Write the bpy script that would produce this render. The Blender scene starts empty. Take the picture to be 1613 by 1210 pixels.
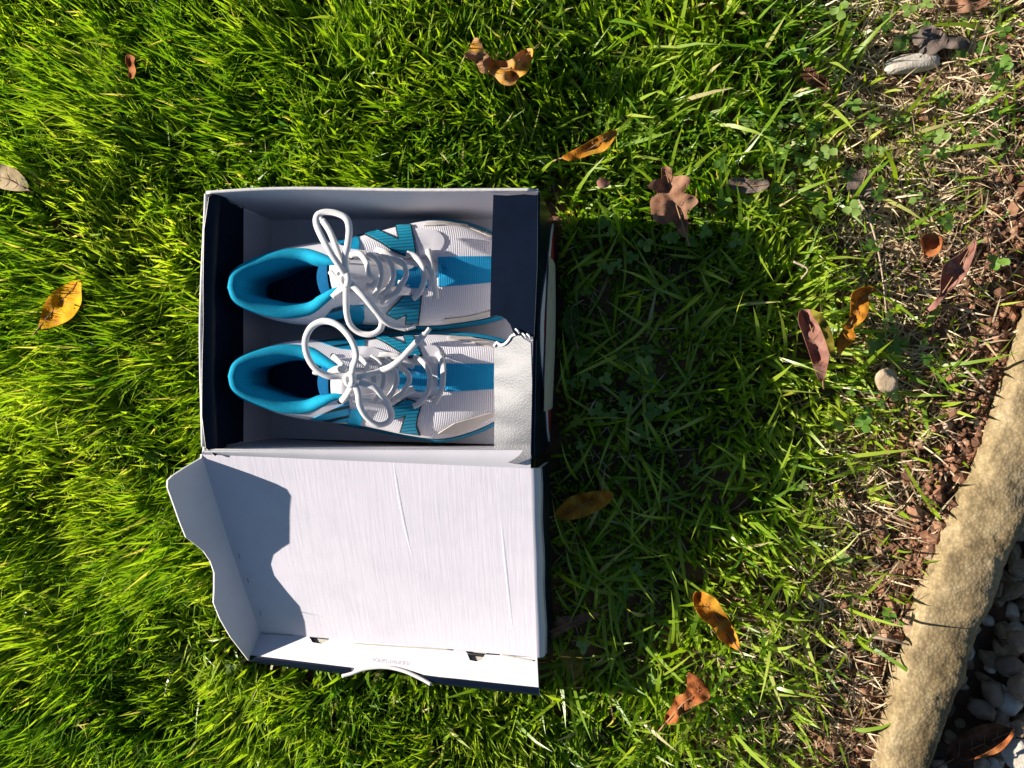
import bpy, bmesh, math, random
import numpy as np
from mathutils import Vector, Matrix, Euler
from mathutils.geometry import delaunay_2d_cdt
from mathutils.bvhtree import BVHTree

random.seed(7)
rng = np.random.default_rng(11)
SC = bpy.context.scene
COL = SC.collection
R = math.radians

# ------------------------------------------------------------------ camera
F, H = 1211.0, 0.80                       # focal length in photo pixels, height above the lawn
cam_d = bpy.data.cameras.new('camera')
cam_d.sensor_width = 36.0
cam_d.lens = 36.0 * F / 1613.0
cam_d.clip_start, cam_d.clip_end = 0.01, 200.0
cam = bpy.data.objects.new('camera', cam_d)
COL.objects.link(cam)
cam.location = (0, 0, H)
cam.rotation_euler = (R(-0.95), R(9.3), 0)
SC.camera = cam
CM = Euler((R(-0.95), R(9.3), 0)).to_matrix()

# ------------------------------------------------------------------ sky, sun, exposure
SUN_EL, SUN_AZ = 23.0, -7.0               # light travels towards +X, a little towards -Y
world = bpy.data.worlds.new('World')
SC.world = world
world.use_nodes = True
wn = world.node_tree
sky = wn.nodes.new('ShaderNodeTexSky')
sky.sky_type = 'NISHITA'
sky.sun_disc = False
sky.ozone_density = 3.0
sky.dust_density = 0.4
sky.sun_elevation = R(SUN_EL)
sky.sun_rotation = R(270 - SUN_AZ)
bg = wn.nodes['Background']
bg.inputs['Strength'].default_value = 0.040
wn.links.new(sky.outputs[0], bg.inputs['Color'])
sd = bpy.data.lights.new('sun', 'SUN')
sd.energy = 5.0
sd.angle = R(0.5)
sd.color = (1.0, 0.92, 0.83)
sun = bpy.data.objects.new('sun', sd)
COL.objects.link(sun)
ldir = Vector((math.cos(R(SUN_EL)) * math.cos(R(SUN_AZ)), math.cos(R(SUN_EL)) * math.sin(R(SUN_AZ)), -math.sin(R(SUN_EL))))
sun.rotation_euler = ldir.to_track_quat('-Z', 'Y').to_euler()
sun.location = (-2, 0.3, 1.5)
SC.view_settings.view_transform = 'Standard'
SC.view_settings.look = 'None'
SC.view_settings.exposure = 1.08
SC.view_settings.gamma = 1.0
SC.view_settings.use_curve_mapping = False

# ------------------------------------------------------------------ helpers
def P(px, py, z):
    """world point at height z seen at photo pixel (px, py)"""
    d = CM @ Vector(((px - 806.5) / F, -(py - 605.0) / F, -1.0))
    t = (z - H) / d.z
    return Vector((0, 0, H)) + d * t

def ray(px, py):
    d = CM @ Vector(((px - 806.5) / F, -(py - 605.0) / F, -1.0))
    return Vector((0, 0, H)), d.normalized()

def Q(p):
    v = CM.transposed() @ (Vector(p) - Vector((0, 0, H)))
    return (806.5 + F * v.x / -v.z, 605.0 - F * v.y / -v.z)

def tag(o, label=None, cat=None, group=None, kind=None):
    if label: o['label'] = label
    if cat: o['category'] = cat
    if group: o['group'] = group
    if kind: o['kind'] = kind
    return o

def empty(name, loc, label, cat, group=None):
    o = bpy.data.objects.new(name, None)
    o.empty_display_size = 0.02
    COL.objects.link(o)
    o.location = loc
    return tag(o, label, cat, group)

def root_loc(o):
    p = Vector((0, 0, 0))
    while o is not None:
        p += o.location
        o = o.parent
    return p

def mesh_obj(name, verts, faces, mats, parent=None, fmat=None, smooth=True, loc=None):
    """verts are world positions; stored relative to the parent's (or own) origin"""
    base = root_loc(parent) if parent else (Vector(loc) if loc else Vector((0, 0, 0)))
    me = bpy.data.meshes.new(name)
    me.from_pydata([tuple(Vector(v) - base) for v in verts], [], faces)
    if not isinstance(mats, (list, tuple)): mats = [mats]
    for m in mats: me.materials.append(m)
    if fmat is not None: me.polygons.foreach_set('material_index', fmat)
    if smooth: me.polygons.foreach_set('use_smooth', [True] * len(me.polygons))
    me.update()
    o = bpy.data.objects.new(name, me)
    COL.objects.link(o)
    if parent: o.parent = parent
    elif loc: o.location = loc
    return o

def catmull(pts, n):
    pts = [Vector(p) for p in pts]
    p = [pts[0] * 2 - pts[1]] + pts + [pts[-1] * 2 - pts[-2]]
    out = []
    m = len(pts) - 1
    for k in range(n):
        f = k / (n - 1) * m
        i = min(int(f), m - 1)
        t = f - i
        a, b, c, d = p[i], p[i + 1], p[i + 2], p[i + 3]
        out.append(0.5 * ((2 * b) + (c - a) * t + (2 * a - 5 * b + 4 * c - d) * t * t + (3 * b - a - 3 * c + d) * t ** 3))
    return out

def tube(name, pts, r, mat, parent=None, n=None, seg=8, flat=1.0, taper=None, loc=None):
    n = n or max(8, len(pts) * 6)
    c = catmull(pts, n)
    verts, faces = [], []
    up = Vector((0, 0, 1))
    nrm = None
    for i, p in enumerate(c):
        t = (c[min(i + 1, n - 1)] - c[max(i - 1, 0)]).normalized()
        if nrm is None:
            nrm = up - t * up.dot(t)
            if nrm.length < 1e-4: nrm = Vector((1, 0, 0)) - t * t.x
        else:
            nrm = nrm - t * nrm.dot(t)
        nrm.normalize()
        b = t.cross(nrm)
        rr = r if taper is None else r * np.interp(i / (n - 1), taper[0], taper[1])
        for k in range(seg):
            a = 2 * math.pi * k / seg
            verts.append(p + b * math.cos(a) * rr + nrm * math.sin(a) * rr * flat)
    for i in range(n - 1):
        for k in range(seg):
            faces.append((i * seg + k, i * seg + (k + 1) % seg, (i + 1) * seg + (k + 1) % seg, (i + 1) * seg + k))
    faces.append(tuple(range(seg - 1, -1, -1)))
    faces.append(tuple((n - 1) * seg + k for k in range(seg)))
    return mesh_obj(name, verts, faces, mat, parent, loc=loc)

def inside(poly, x, y):
    c = False
    j = len(poly) - 1
    for i in range(len(poly)):
        xi, yi = poly[i]; xj, yj = poly[j]
        if (yi > y) != (yj > y) and x < (xj - xi) * (y - yi) / (yj - yi) + xi: c = not c
        j = i
    return c

def resample(poly, step):
    out = []
    n = len(poly)
    for i in range(n):
        a, b = poly[i], poly[(i + 1) % n]
        k = max(1, int(math.hypot(b[0] - a[0], b[1] - a[1]) / step))
        for j in range(k):
            out.append((a[0] + (b[0] - a[0]) * j / k, a[1] + (b[1] - a[1]) * j / k))
    return out

def smooth_poly(poly, n=4):
    """closed Catmull-Rom through the points"""
    m = len(poly)
    out = []
    for i in range(m):
        a, b, c, d = [Vector(poly[(i + k - 1) % m]) for k in range(4)]
        for j in range(n):
            t = j / n
            out.append(tuple(0.5 * ((2 * b) + (c - a) * t + (2 * a - 5 * b + 4 * c - d) * t * t + (3 * b - a - 3 * c + d) * t ** 3)))
    return out

def triangulate(poly, step):
    """triangles of a 2-D polygon with interior grid points"""
    poly = resample(poly, step)
    nb = len(poly)
    xs = [p[0] for p in poly]; ys = [p[1] for p in poly]
    pts = [Vector(p) for p in poly]
    y = min(ys) + step * .5
    k = 0
    while y < max(ys):
        x = min(xs) + step * (.5 if k % 2 else .2)
        while x < max(xs):
            if inside(poly, x, y):
                if min((x - a) ** 2 + (y - b) ** 2 for a, b in poly) > (step * .45) ** 2: pts.append(Vector((x, y)))
            x += step
        y += step * .87
        k += 1
    r = delaunay_2d_cdt(pts, [(i, (i + 1) % nb) for i in range(nb)], [list(range(nb))], 1, 1e-9)
    v = [(a.x, a.y) for a in r[0]]
    f = []
    for t in r[2]:
        cx = sum(v[i][0] for i in t) / len(t); cy = sum(v[i][1] for i in t) / len(t)
        if inside(poly, cx, cy): f.append(tuple(t))
    return v, f

def sheet(name, poly, mapf, thick, mats, parent=None, step=.01, loc=None, normals=None, face=None):
    """a thin solid: polygon in (s, t), mapped to 3-D; mats = (front, back, edge)"""
    v, f = triangulate(poly, step)
    P3 = [Vector(mapf(*a)) for a in v]
    e = step * .3
    if normals is None:
        N = []
        for (s, t) in v:
            ds = Vector(mapf(s + e, t)) - Vector(mapf(s - e, t))
            dt = Vector(mapf(s, t + e)) - Vector(mapf(s, t - e))
            nn = ds.cross(dt)
            N.append(nn.normalized() if nn.length > 1e-12 else Vector((0, 0, 1)))
    else:
        N = [normals(*a) for a in v]
    if face is not None and sum((q.dot(Vector(face)) for q in N)) < 0: N = [-q for q in N]
    # orient the faces with the normals
    a0 = f[len(f) // 2]
    fn = (P3[a0[1]] - P3[a0[0]]).cross(P3[a0[2]] - P3[a0[0]])
    if fn.dot(N[a0[0]]) < 0: f = [tuple(reversed(t)) for t in f]
    n = len(v)
    verts = P3 + [p - q * thick for p, q in zip(P3, N)]
    cnt = {}
    for t in f:
        for i in range(len(t)):
            a, b = t[i], t[(i + 1) % len(t)]
            cnt[(a, b)] = 1
    bd = [(a, b) for (a, b) in cnt if (b, a) not in cnt]
    faces = list(f) + [tuple(i + n for i in reversed(t)) for t in f] + [(b, a, a + n, b + n) for a, b in bd]
    fm = [0] * len(f) + [1] * len(f) + [2] * len(bd)
    if not isinstance(mats, (list, tuple)): mats = (mats, mats, mats)
    o = mesh_obj(name, verts, faces, list(mats), parent, fm, True, loc)
    me = o.data
    # flat shaded rim
    sm = np.array([i < 2 for i in fm])
    me.polygons.foreach_set('use_smooth', sm)
    es = set((min(a, b), max(a, b)) for a, b in bd) | set((min(a, b) + n, max(a, b) + n) for a, b in bd)
    sh = [tuple(sorted(ed.vertices)) in es for ed in me.edges]
    at = me.attributes.new('sharp_edge', 'BOOLEAN', 'EDGE')
    at.data.foreach_set('value', sh)
    return o

def grid_obj(name, rows, mat, parent=None, close_u=False, loc=None):
    nu, nv = len(rows), len(rows[0])
    verts = [p for r in rows for p in r]
    faces = []
    for i in range(nu if close_u else nu - 1):
        for j in range(nv - 1):
            a, b = i * nv + j, ((i + 1) % nu) * nv + j
            faces.append((a, b, b + 1, a + 1))
    return mesh_obj(name, verts, faces, mat, parent, loc=loc)

# ------------------------------------------------------------------ materials
def node_mat(name):
    m = bpy.data.materials.new(name)
    m.use_nodes = True
    nt = m.node_tree
    return m, nt, nt.nodes['Principled BSDF']

def N(nt, t, **kw):
    n = nt.nodes.new(t)
    for k, v in kw.items():
        if k in n.inputs: n.inputs[k].default_value = v
        else: setattr(n, k, v)
    return n

def ramp(nt, fac, stops):
    r = nt.nodes.new('ShaderNodeValToRGB')
    el = r.color_ramp.elements
    while len(el) < len(stops): el.new(.5)
    for e, (p, c) in zip(el, stops):
        e.position = p
        e.color = (*c, 1)
    nt.links.new(fac, r.inputs[0])
    return r

def coords(nt, scale=(1, 1, 1), rot=(0, 0, 0)):
    tc = nt.nodes.new('ShaderNodeTexCoord')
    mp = nt.nodes.new('ShaderNodeMapping')
    mp.inputs['Scale'].default_value = scale
    mp.inputs['Rotation'].default_value = rot
    nt.links.new(tc.outputs['Object'], mp.inputs[0])
    return mp.outputs[0]

def add_bump(nt, bsdf, height, strength, dist):
    b = N(nt, 'ShaderNodeBump', Strength=strength, Distance=dist)
    nt.links.new(height, b.inputs['Height'])
    nt.links.new(b.outputs[0], bsdf.inputs['Normal'])
    return b

def simple_mat(name, c, rough=.6, var=.12, nscale=60, bump=.0, bscale=900, spec=.5, coat=0, cc=None, sheen=0):
    m, nt, b = node_mat(name)
    co = coords(nt)
    ns = N(nt, 'ShaderNodeTexNoise', Scale=nscale, Detail=5.0, Roughness=.6)
    nt.links.new(co, ns.inputs['Vector'])
    c2 = cc or tuple(x * (1 - var * 2) for x in c)
    r = ramp(nt, ns.outputs['Fac'], [(.3, c2), (.7, c)])
    nt.links.new(r.outputs[0], b.inputs['Base Color'])
    b.inputs['Roughness'].default_value = rough
    b.inputs['Specular IOR Level'].default_value = spec
    b.inputs['Coat Weight'].default_value = coat
    if sheen:
        b.inputs['Sheen Weight'].default_value = sheen
    if bump:
        n2 = N(nt, 'ShaderNodeTexNoise', Scale=bscale, Detail=3.0)
        nt.links.new(co, n2.inputs['Vector'])
        add_bump(nt, b, n2.outputs['Fac'], bump, .001)
    return m

def leafy(name, stops, fac_attr=None, nscale=120, trans=.4, rough=.4, tint=(1.25, 1.3, .6), spec=.5):
    """plant surface: reflecting and letting light through"""
    m, nt, b = node_mat(name)
    if fac_attr:
        a = N(nt, 'ShaderNodeAttribute', attribute_name=fac_attr)
        fac = a.outputs['Fac']
    else:
        ns = N(nt, 'ShaderNodeTexNoise', Scale=nscale, Detail=4.0, Roughness=.65)
        nt.links.new(coords(nt), ns.inputs['Vector'])
        fac = ns.outputs['Fac']
    r = ramp(nt, fac, stops)
    nt.links.new(r.outputs[0], b.inputs['Base Color'])
    b.inputs['Roughness'].default_value = rough
    b.inputs['Specular IOR Level'].default_value = spec
    tr = nt.nodes.new('ShaderNodeBsdfTranslucent')
    mx = N(nt, 'ShaderNodeMix', data_type='RGBA', blend_type='MULTIPLY')
    mx.inputs[0].default_value = 1.0
    nt.links.new(r.outputs[0], mx.inputs[6])
    mx.inputs[7].default_value = (*tint, 1)
    nt.links.new(mx.outputs[2], tr.inputs['Color'])
    ms = nt.nodes.new('ShaderNodeMixShader')
    ms.inputs[0].default_value = trans
    nt.links.new(b.outputs[0], ms.inputs[1])
    nt.links.new(tr.outputs[0], ms.inputs[2])
    out = nt.nodes['Material Output']
    nt.links.new(ms.outputs[0], out.inputs['Surface'])
    return m

def board_mat():
    """white corrugated board: fine flutes, a few pressed creases"""
    m, nt, b = node_mat('white_board')
    co = coords(nt)
    sx = nt.nodes.new('ShaderNodeMapping')
    sx.inputs['Scale'].default_value = (1, .06, .06)
    nt.links.new(co, sx.inputs[0])
    n1 = N(nt, 'ShaderNodeTexNoise', Scale=330.0, Detail=3.0, Roughness=.55)
    nt.links.new(sx.outputs[0], n1.inputs['Vector'])
    n2 = N(nt, 'ShaderNodeTexNoise', Scale=26.0, Detail=2.0)
    nt.links.new(co, n2.inputs['Vector'])
    ad = N(nt, 'ShaderNodeMath', operation='MULTIPLY_ADD')
    ad.inputs[1].default_value = 1.4
    nt.links.new(n2.outputs['Fac'], ad.inputs[0])
    nt.links.new(n1.outputs['Fac'], ad.inputs[2])
    add_bump(nt, b, ad.outputs[0], .17, .0012)
    n3 = N(nt, 'ShaderNodeTexNoise', Scale=18.0, Detail=6.0, Roughness=.7)
    nt.links.new(co, n3.inputs['Vector'])
    r = ramp(nt, n3.outputs['Fac'], [(.30, (.625, .595, .64)), (.55, (.68, .645, .69))])
    nt.links.new(r.outputs[0], b.inputs['Base Color'])
    b.inputs['Roughness'].default_value = .55
    return m

def knit_mat(name, c, cc, scale=900, amount=.5, rot=0, sheen=.15):
    m, nt, b = node_mat(name)
    co = coords(nt, rot=(0, 0, rot))
    w = N(nt, 'ShaderNodeTexWave', Scale=scale * .2, Distortion=.4)
    w.bands_direction = 'X'
    nt.links.new(co, w.inputs['Vector'])
    w2 = N(nt, 'ShaderNodeTexWave', Scale=scale * .32, Distortion=.3)
    w2.bands_direction = 'Y'
    nt.links.new(co, w2.inputs['Vector'])
    ad = N(nt, 'ShaderNodeMath', operation='MULTIPLY_ADD')
    ad.inputs[1].default_value = .35
    nt.links.new(w2.outputs['Fac'], ad.inputs[0])
    nt.links.new(w.outputs['Fac'], ad.inputs[2])
    add_bump(nt, b, ad.outputs[0], amount, .0006)
    r = ramp(nt, w.outputs['Fac'], [(.1, cc), (.6, c)])
    nt.links.new(r.outputs[0], b.inputs['Base Color'])
    b.inputs['Roughness'].default_value = .8
    b.inputs['Sheen Weight'].default_value = sheen
    b.inputs['Specular IOR Level'].default_value = .25
    return m

def stripe_mat(name, c, dark, scale, rot):
    """printed speed lines"""
    m, nt, b = node_mat(name)
    w = N(nt, 'ShaderNodeTexWave', Scale=scale, Distortion=.15)
    nt.links.new(coords(nt, rot=(0, 0, rot)), w.inputs['Vector'])
    r = ramp(nt, w.outputs['Fac'], [(.16, dark), (.30, c)])
    nt.links.new(r.outputs[0], b.inputs['Base Color'])
    b.inputs['Roughness'].default_value = .35
    return m

M_board = board_mat()
M_white = simple_mat('white_paper', (.66, .63, .66), .55, .04, 25)
M_edge = simple_mat('board_edge', (.72, .69, .66), .8, .15, 300)
M_navy = simple_mat('navy_print', (.0035, .008, .020), .30, .15, 40, bump=.04, bscale=350, spec=.14)
M_gloss = simple_mat('creased_navy_print', (.006, .012, .028), .42, .15, 40, bump=.14, bscale=620, spec=.33)
M_red = simple_mat('red_print', (.36, .018, .02), .5, .1, 80)
M_label = simple_mat('sticker_paper', (.46, .43, .35), .7, .12, 60)
M_print = simple_mat('grey_ink', (.36, .33, .36), .8, .05)
M_torn = simple_mat('torn_paper', (.82, .82, .83), .9, .08, 400, bump=.6, bscale=900)

M_mesh = knit_mat('white_shoe_mesh', (.86, .84, .86), (.68, .66, .72), 900, .55)
M_syn = simple_mat('white_synthetic', (.80, .775, .80), .5, .05, 90, bump=.12, bscale=1400)
M_cream = simple_mat('cream_trim', (.74, .68, .60), .5, .06, 90)
M_cyan_l = simple_mat('cyan_lining', (.002, .35, .54), .85, .12, 500, bump=.5, bscale=1500, spec=.2)
M_cyan = simple_mat('cyan_overlay', (.003, .28, .48), .4, .08, 90)
M_cyan_s = stripe_mat('cyan_striped_overlay', (.012, .29, .44), (.008, .13, .20), 95, R(84))
M_speed = stripe_mat('speed_lines', (.010, .27, .47), (.004, .02, .035), 36, R(78))
M_blue = knit_mat('blue_shoe_mesh', (.010, .35, .64), (.006, .26, .53), 900, .4, sheen=0)
M_tip = simple_mat('tongue_lining', (.002, .085, .20), .9, .1, 300, spec=.1)
M_black = simple_mat('black_outline', (.012, .013, .016), .5, .1)
M_ins = simple_mat('navy_insole', (.004, .026, .085), .9, .1, 200)
M_sole = simple_mat('cyan_midsole', (.012, .25, .42), .5, .08, 60)
M_outsole = simple_mat('grey_rubber', (.08, .08, .085), .8, .1, 60)
M_lace = knit_mat('white_lace', (.86, .84, .81), (.72, .69, .67), 2600, .5, R(40))
M_aglet = simple_mat('clear_aglet', (.75, .74, .72), .25, .05)

M_grass = leafy('grass_blade', [(0, (.065, .180, .016)), (.35, (.155, .300, .018)), (.7, (.33, .46, .030)), (.92, (.48, .57, .09)), (1, (.62, .53, .26))], 'tint', trans=.50, rough=.37, tint=(1.3, 1.3, .35), spec=.6)
M_straw = leafy('dry_straw', [(0, (.24, .14, .07)), (.5, (.55, .41, .24)), (1, (.74, .62, .42))], 'tint', trans=.2, rough=.6, tint=(1, .9, .7))
M_clover = leafy('clover_leaf', [(0, (.07, .16, .018)), (.5, (.13, .26, .03)), (1, (.26, .36, .09))], 'tint', trans=.35, rough=.45)

# ------------------------------------------------------------------ value noise for placement
def vnoise(x, y, s, seed=0):
    x = np.asarray(x) / s + seed * 17.3; y = np.asarray(y) / s + seed * 9.1
    xi = np.floor(x).astype(np.int64); yi = np.floor(y).astype(np.int64)
    fx = x - xi; fy = y - yi
    fx = fx * fx * (3 - 2 * fx); fy = fy * fy * (3 - 2 * fy)
    def h(a, b):
        n = np.sin(a * 127.1 + b * 311.7 + seed * 74.7) * 43758.5453
        return n - np.floor(n)
    return (h(xi, yi) * (1 - fx) + h(xi + 1, yi) * fx) * (1 - fy) + (h(xi, yi + 1) * (1 - fx) + h(xi + 1, yi + 1) * fx) * fy

# ------------------------------------------------------------------ kerb path (needed by the ground)
KL = [(1742, 150), (1690, 310), (1640, 450), (1592, 590), (1556, 690), (1488, 845), (1442, 960), (1414, 1060), (1384, 1210), (1352, 1400), (1330, 1560)]
KR = [(1872, 200), (1812, 370), (1750, 520), (1700, 650), (1664, 755), (1612, 880), (1566, 995), (1530, 1090), (1482, 1210), (1440, 1400), (1412, 1560)]
kc = catmull([(P(*a, .02) + P(*b, .02)) / 2 for a, b in zip(KL, KR)], 160)
kw = [float(np.interp(i / 159 * 10, range(11), [(P(*a, .02) - P(*b, .02)).length * .955 for a, b in zip(KL, KR)])) for i in range(160)]
KX = np.array([p.x for p in kc]); KY = np.array([p.y for p in kc])
def kerb_x(y):
    return np.interp(y, KY[::-1], KX[::-1])
def kerb_slope(y):
    return (kerb_x(y + .02) - kerb_x(y - .02)) / .04

def ground_z(x, y):
    z = (vnoise(x, y, .16, 3) - .5) * .010 + (vnoise(x, y, .05, 4) - .5) * .006
    k = x - kerb_x(y)
    bare = np.clip((k + .17) / .10, 0, 1)
    z = z + bare * ((vnoise(x, y, .018, 5) - .5) * .011 + (vnoise(x, y, .007, 6) - .5) * .006)
    drop = np.clip((k + .012) / .03, 0, 1)
    return z * (1 - drop) + drop * (-.040 + (vnoise(x, y, .03, 8) - .5) * .01)

# ------------------------------------------------------------------ ground
def soil_mat():
    m, nt, b = node_mat('soil')
    co = coords(nt)
    n1 = N(nt, 'ShaderNodeTexNoise', Scale=34.0, Detail=8.0, Roughness=.7)
    nt.links.new(co, n1.inputs['Vector'])
    r1 = ramp(nt, n1.outputs['Fac'], [(.30, (.06, .030, .016)), (.5, (.17, .080, .042)), (.68, (.28, .15, .085)), (.8, (.36, .23, .14))])
    n2 = N(nt, 'ShaderNodeTexNoise', Scale=9.0, Detail=3.0)
    nt.links.new(co, n2.inputs['Vector'])
    r2 = ramp(nt, n2.outputs['Fac'], [(.42, (0, 0, 0)), (.6, (1, 1, 1))])
    mx = N(nt, 'ShaderNodeMix', data_type='RGBA')
    nt.links.new(r2.outputs[0], mx.inputs[0])
    nt.links.new(r1.outputs[0], mx.inputs[6])
    r3 = ramp(nt, n1.outputs['Fac'], [(.35, (.022, .022, .010)), (.7, (.075, .062, .030))])
    nt.links.new(r3.outputs[0], mx.inputs[7])
    # beyond the modelled turf the ground is plain lawn green
    vl = N(nt, 'ShaderNodeVectorMath', operation='LENGTH')
    nt.links.new(co, vl.inputs[0])
    mr = N(nt, 'ShaderNodeMapRange')
    mr.inputs[1].default_value, mr.inputs[2].default_value = .72, 1.0
    nt.links.new(vl.outputs['Value'], mr.inputs[0])
    r4 = ramp(nt, n1.outputs['Fac'], [(.3, (.030, .062, .010)), (.5, (.065, .125, .016)), (.75, (.12, .19, .03))])
    m4 = N(nt, 'ShaderNodeMix', data_type='RGBA')
    nt.links.new(mr.outputs[0], m4.inputs[0])
    nt.links.new(mx.outputs[2], m4.inputs[6])
    nt.links.new(r4.outputs[0], m4.inputs[7])
    nt.links.new(m4.outputs[2], b.inputs['Base Color'])
    b.inputs['Roughness'].default_value = .9
    n3 = N(nt, 'ShaderNodeTexNoise', Scale=420.0, Detail=5.0, Roughness=.7)
    nt.links.new(co, n3.inputs['Vector'])
    add_bump(nt, b, n3.outputs['Fac'], .8, .002)
    return m

def axis(lo, hi, step, far):
    a = list(np.arange(lo, hi, step))
    left, right, d = [], [], step
    x = lo
    while x > -far:
        d *= 1.6; x -= d; left.append(x)
    x, d = a[-1], step
    while x < far:
        d *= 1.6; x += d; right.append(x)
    return np.array(left[::-1] + a + right)

gx = axis(-.95, .62, .0045, 30); gy = axis(-.66, .62, .0045, 30)
GX, GY = np.meshgrid(gx, gy, indexing='ij')
GZ = ground_z(GX, GY)
nx, ny = len(gx), len(gy)
co = np.stack([GX, GY, GZ], -1).reshape(-1, 3)
idx = np.arange(nx * ny).reshape(nx, ny)
qd = np.stack([idx[:-1, :-1], idx[1:, :-1], idx[1:, 1:], idx[:-1, 1:]], -1).reshape(-1, 4)

def np_mesh(name, co, quads=None, tris=None, mat=None, smooth=True, attr=None):
    me = bpy.data.meshes.new(name)
    me.vertices.add(len(co))
    me.vertices.foreach_set('co', np.ascontiguousarray(co, np.float32).ravel())
    nq = 0 if quads is None else len(quads)
    ntr = 0 if tris is None else len(tris)
    parts = []
    if nq: parts.append(quads.ravel())
    if ntr: parts.append(tris.ravel())
    loops = np.concatenate(parts).astype(np.int32)
    me.loops.add(len(loops))
    me.loops.foreach_set('vertex_index', loops)
    me.polygons.add(nq + ntr)
    st = np.concatenate([np.arange(nq) * 4, nq * 4 + np.arange(ntr) * 3]).astype(np.int32)
    me.polygons.foreach_set('loop_start', st)
    me.polygons.foreach_set('use_smooth', np.full(nq + ntr, smooth))
    if attr is not None:
        a = me.attributes.new(attr[0], 'FLOAT', 'POINT')
        a.data.foreach_set('value', np.ascontiguousarray(attr[1], np.float32))
    me.update(calc_edges=True)
    me.validate()
    if mat: me.materials.append(mat)
    o = bpy.data.objects.new(name, me)
    COL.objects.link(o)
    return o

M_soil = soil_mat()
ground = np_mesh('ground', co, quads=qd, mat=M_soil)
tag(ground, kind='structure')

# ------------------------------------------------------------------ kerb
def kerb_mat():
    m, nt, b = node_mat('weathered_concrete')
    co = coords(nt)
    n1 = N(nt, 'ShaderNodeTexNoise', Scale=46.0, Detail=12.0, Roughness=.80)
    nt.links.new(co, n1.inputs['Vector'])
    r1 = ramp(nt, n1.outputs['Fac'], [(.32, (.095, .072, .038)), (.45, (.225, .170, .090)), (.57, (.32, .25, .14)), (.72, (.46, .385, .26))])
    vo = N(nt, 'ShaderNodeTexVoronoi', Scale=330.0)
    nt.links.new(co, vo.inputs['Vector'])
    r2 = ramp(nt, vo.outputs['Distance'], [(.12, (1.25, 1.2, 1.1)), (.45, (.85, .85, .85)), (.7, (.6, .58, .52))])
    mx = N(nt, 'ShaderNodeMix', data_type='RGBA', blend_type='MULTIPLY')
    mx.inputs[0].default_value = .5
    nt.links.new(r1.outputs[0], mx.inputs[6])
    nt.links.new(r2.outputs[0], mx.inputs[7])
    nt.links.new(mx.outputs[2], b.inputs['Base Color'])
    st = N(nt, 'ShaderNodeTexNoise', Scale=11.0, Detail=7.0, Roughness=.7)
    nt.links.new(co, st.inputs['Vector'])
    rs = ramp(nt, st.outputs['Fac'], [(.34, (.52, .47, .36)), (.46, (1, .96, .86)), (.6, (1.06, 1.04, 1.02)), (.68, (.80, .80, .78))])
    m2 = N(nt, 'ShaderNodeMix', data_type='RGBA', blend_type='MULTIPLY')
    m2.inputs[0].default_value = 1.0
    nt.links.new(mx.outputs[2], m2.inputs[6])
    nt.links.new(rs.outputs[0], m2.inputs[7])
    nt.links.new(m2.outputs[2], b.inputs['Base Color'])
    b.inputs['Roughness'].default_value = .85
    ad = N(nt, 'ShaderNodeMath', operation='SUBTRACT')
    nt.links.new(n1.outputs['Fac'], ad.inputs[0])
    nt.links.new(vo.outputs['Distance'], ad.inputs[1])
    add_bump(nt, b, ad.outputs[0], .5, .0010)
    return m

prof = [(-.5, -.09), (-.5, -.03), (-.5, .004), (-.49, .014), (-.465, .0215), (-.42, .0255), (-.32, .0275), (-.15, .0285), (0, .029), (.14, .0285), (.25, .0265), (.33, .0225), (.39, .015), (.43, .004), (.455, -.010), (.47, -.03), (.47, -.09)]
fine = []
for i in range(len(prof) - 1):
    for k in range(3):
        t = k / 3
        fine.append((prof[i][0] * (1 - t) + prof[i + 1][0] * t, prof[i][1] * (1 - t) + prof[i + 1][1] * t))
fine.append(prof[-1])
rows = []
kc2 = catmull(kc, 480)
for i, p in enumerate(kc2):
    t = (kc2[min(i + 1, 479)] - kc2[max(i - 1, 0)]).normalized()
    b = Vector((-t.y, t.x, 0))
    w = float(np.interp(i / 479 * 159, range(160), kw))
    rr = []
    for (a, z) in fine:
        q = p + b * a * w
        d = (float(vnoise(q.x + z, q.y - z, .005, 21)) - .5) * .0014 + (float(vnoise(q.x + z, q.y, .022, 22)) - .5) * .0055
        rr.append(Vector((q.x + b.x * d * a * 2, q.y + b.y * d * a * 2, z + d)))
    rows.append(rr)
kerb = grid_obj('kerb_edging', rows, kerb_mat(), loc=tuple(kc2[240]))
tag(kerb, 'curved weathered concrete kerb with rounded top between the lawn soil and the gravel', 'kerb')

# ------------------------------------------------------------------ shoebox
BX0, BX1, BY0, BY1, ZB, ZR = -.405, -.089, -.078, .165, .010, .121
box = empty('shoebox', ((BX0 + BX1) / 2, (BY0 + BY1) / 2, ZB), 'open navy cardboard shoebox with white inside holding two running shoes on the lawn', 'shoebox')

def lerp(a, b, t): return a + (b - a) * t

def bil(A, B, C, D, bow=None):
    A, B, C, D = map(Vector, (A, B, C, D))
    def f(s, t):
        p = lerp(lerp(A, B, s), lerp(D, C, s), t)
        if bow: p = p + Vector(bow(s, t))
        return p
    return f

SQ = [(0, 0), (1, 0), (1, 1), (0, 1)]
WB = (M_white, M_navy, M_edge)
# rim corners follow the slightly sprung box of the photograph
rTL, rTR = P(327, 306, ZR), P(847, 303, ZR)
rBL, rBR = P(322, 710, ZR), P(838, 722, ZR)
fTL, fTR = Vector((-.396, .1655, ZB)), Vector((-.0885, .157, ZB))
fBL, fBR = Vector((-.398, -.0735, ZB)), Vector((-.0925, -.077, ZB))
sheet('floor_panel', SQ, bil(fBL, fBR, fTR, fTL, lambda s, t: (0, 0, .0)), .002, WB, box, .1, face=(0, 0, 1))
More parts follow.
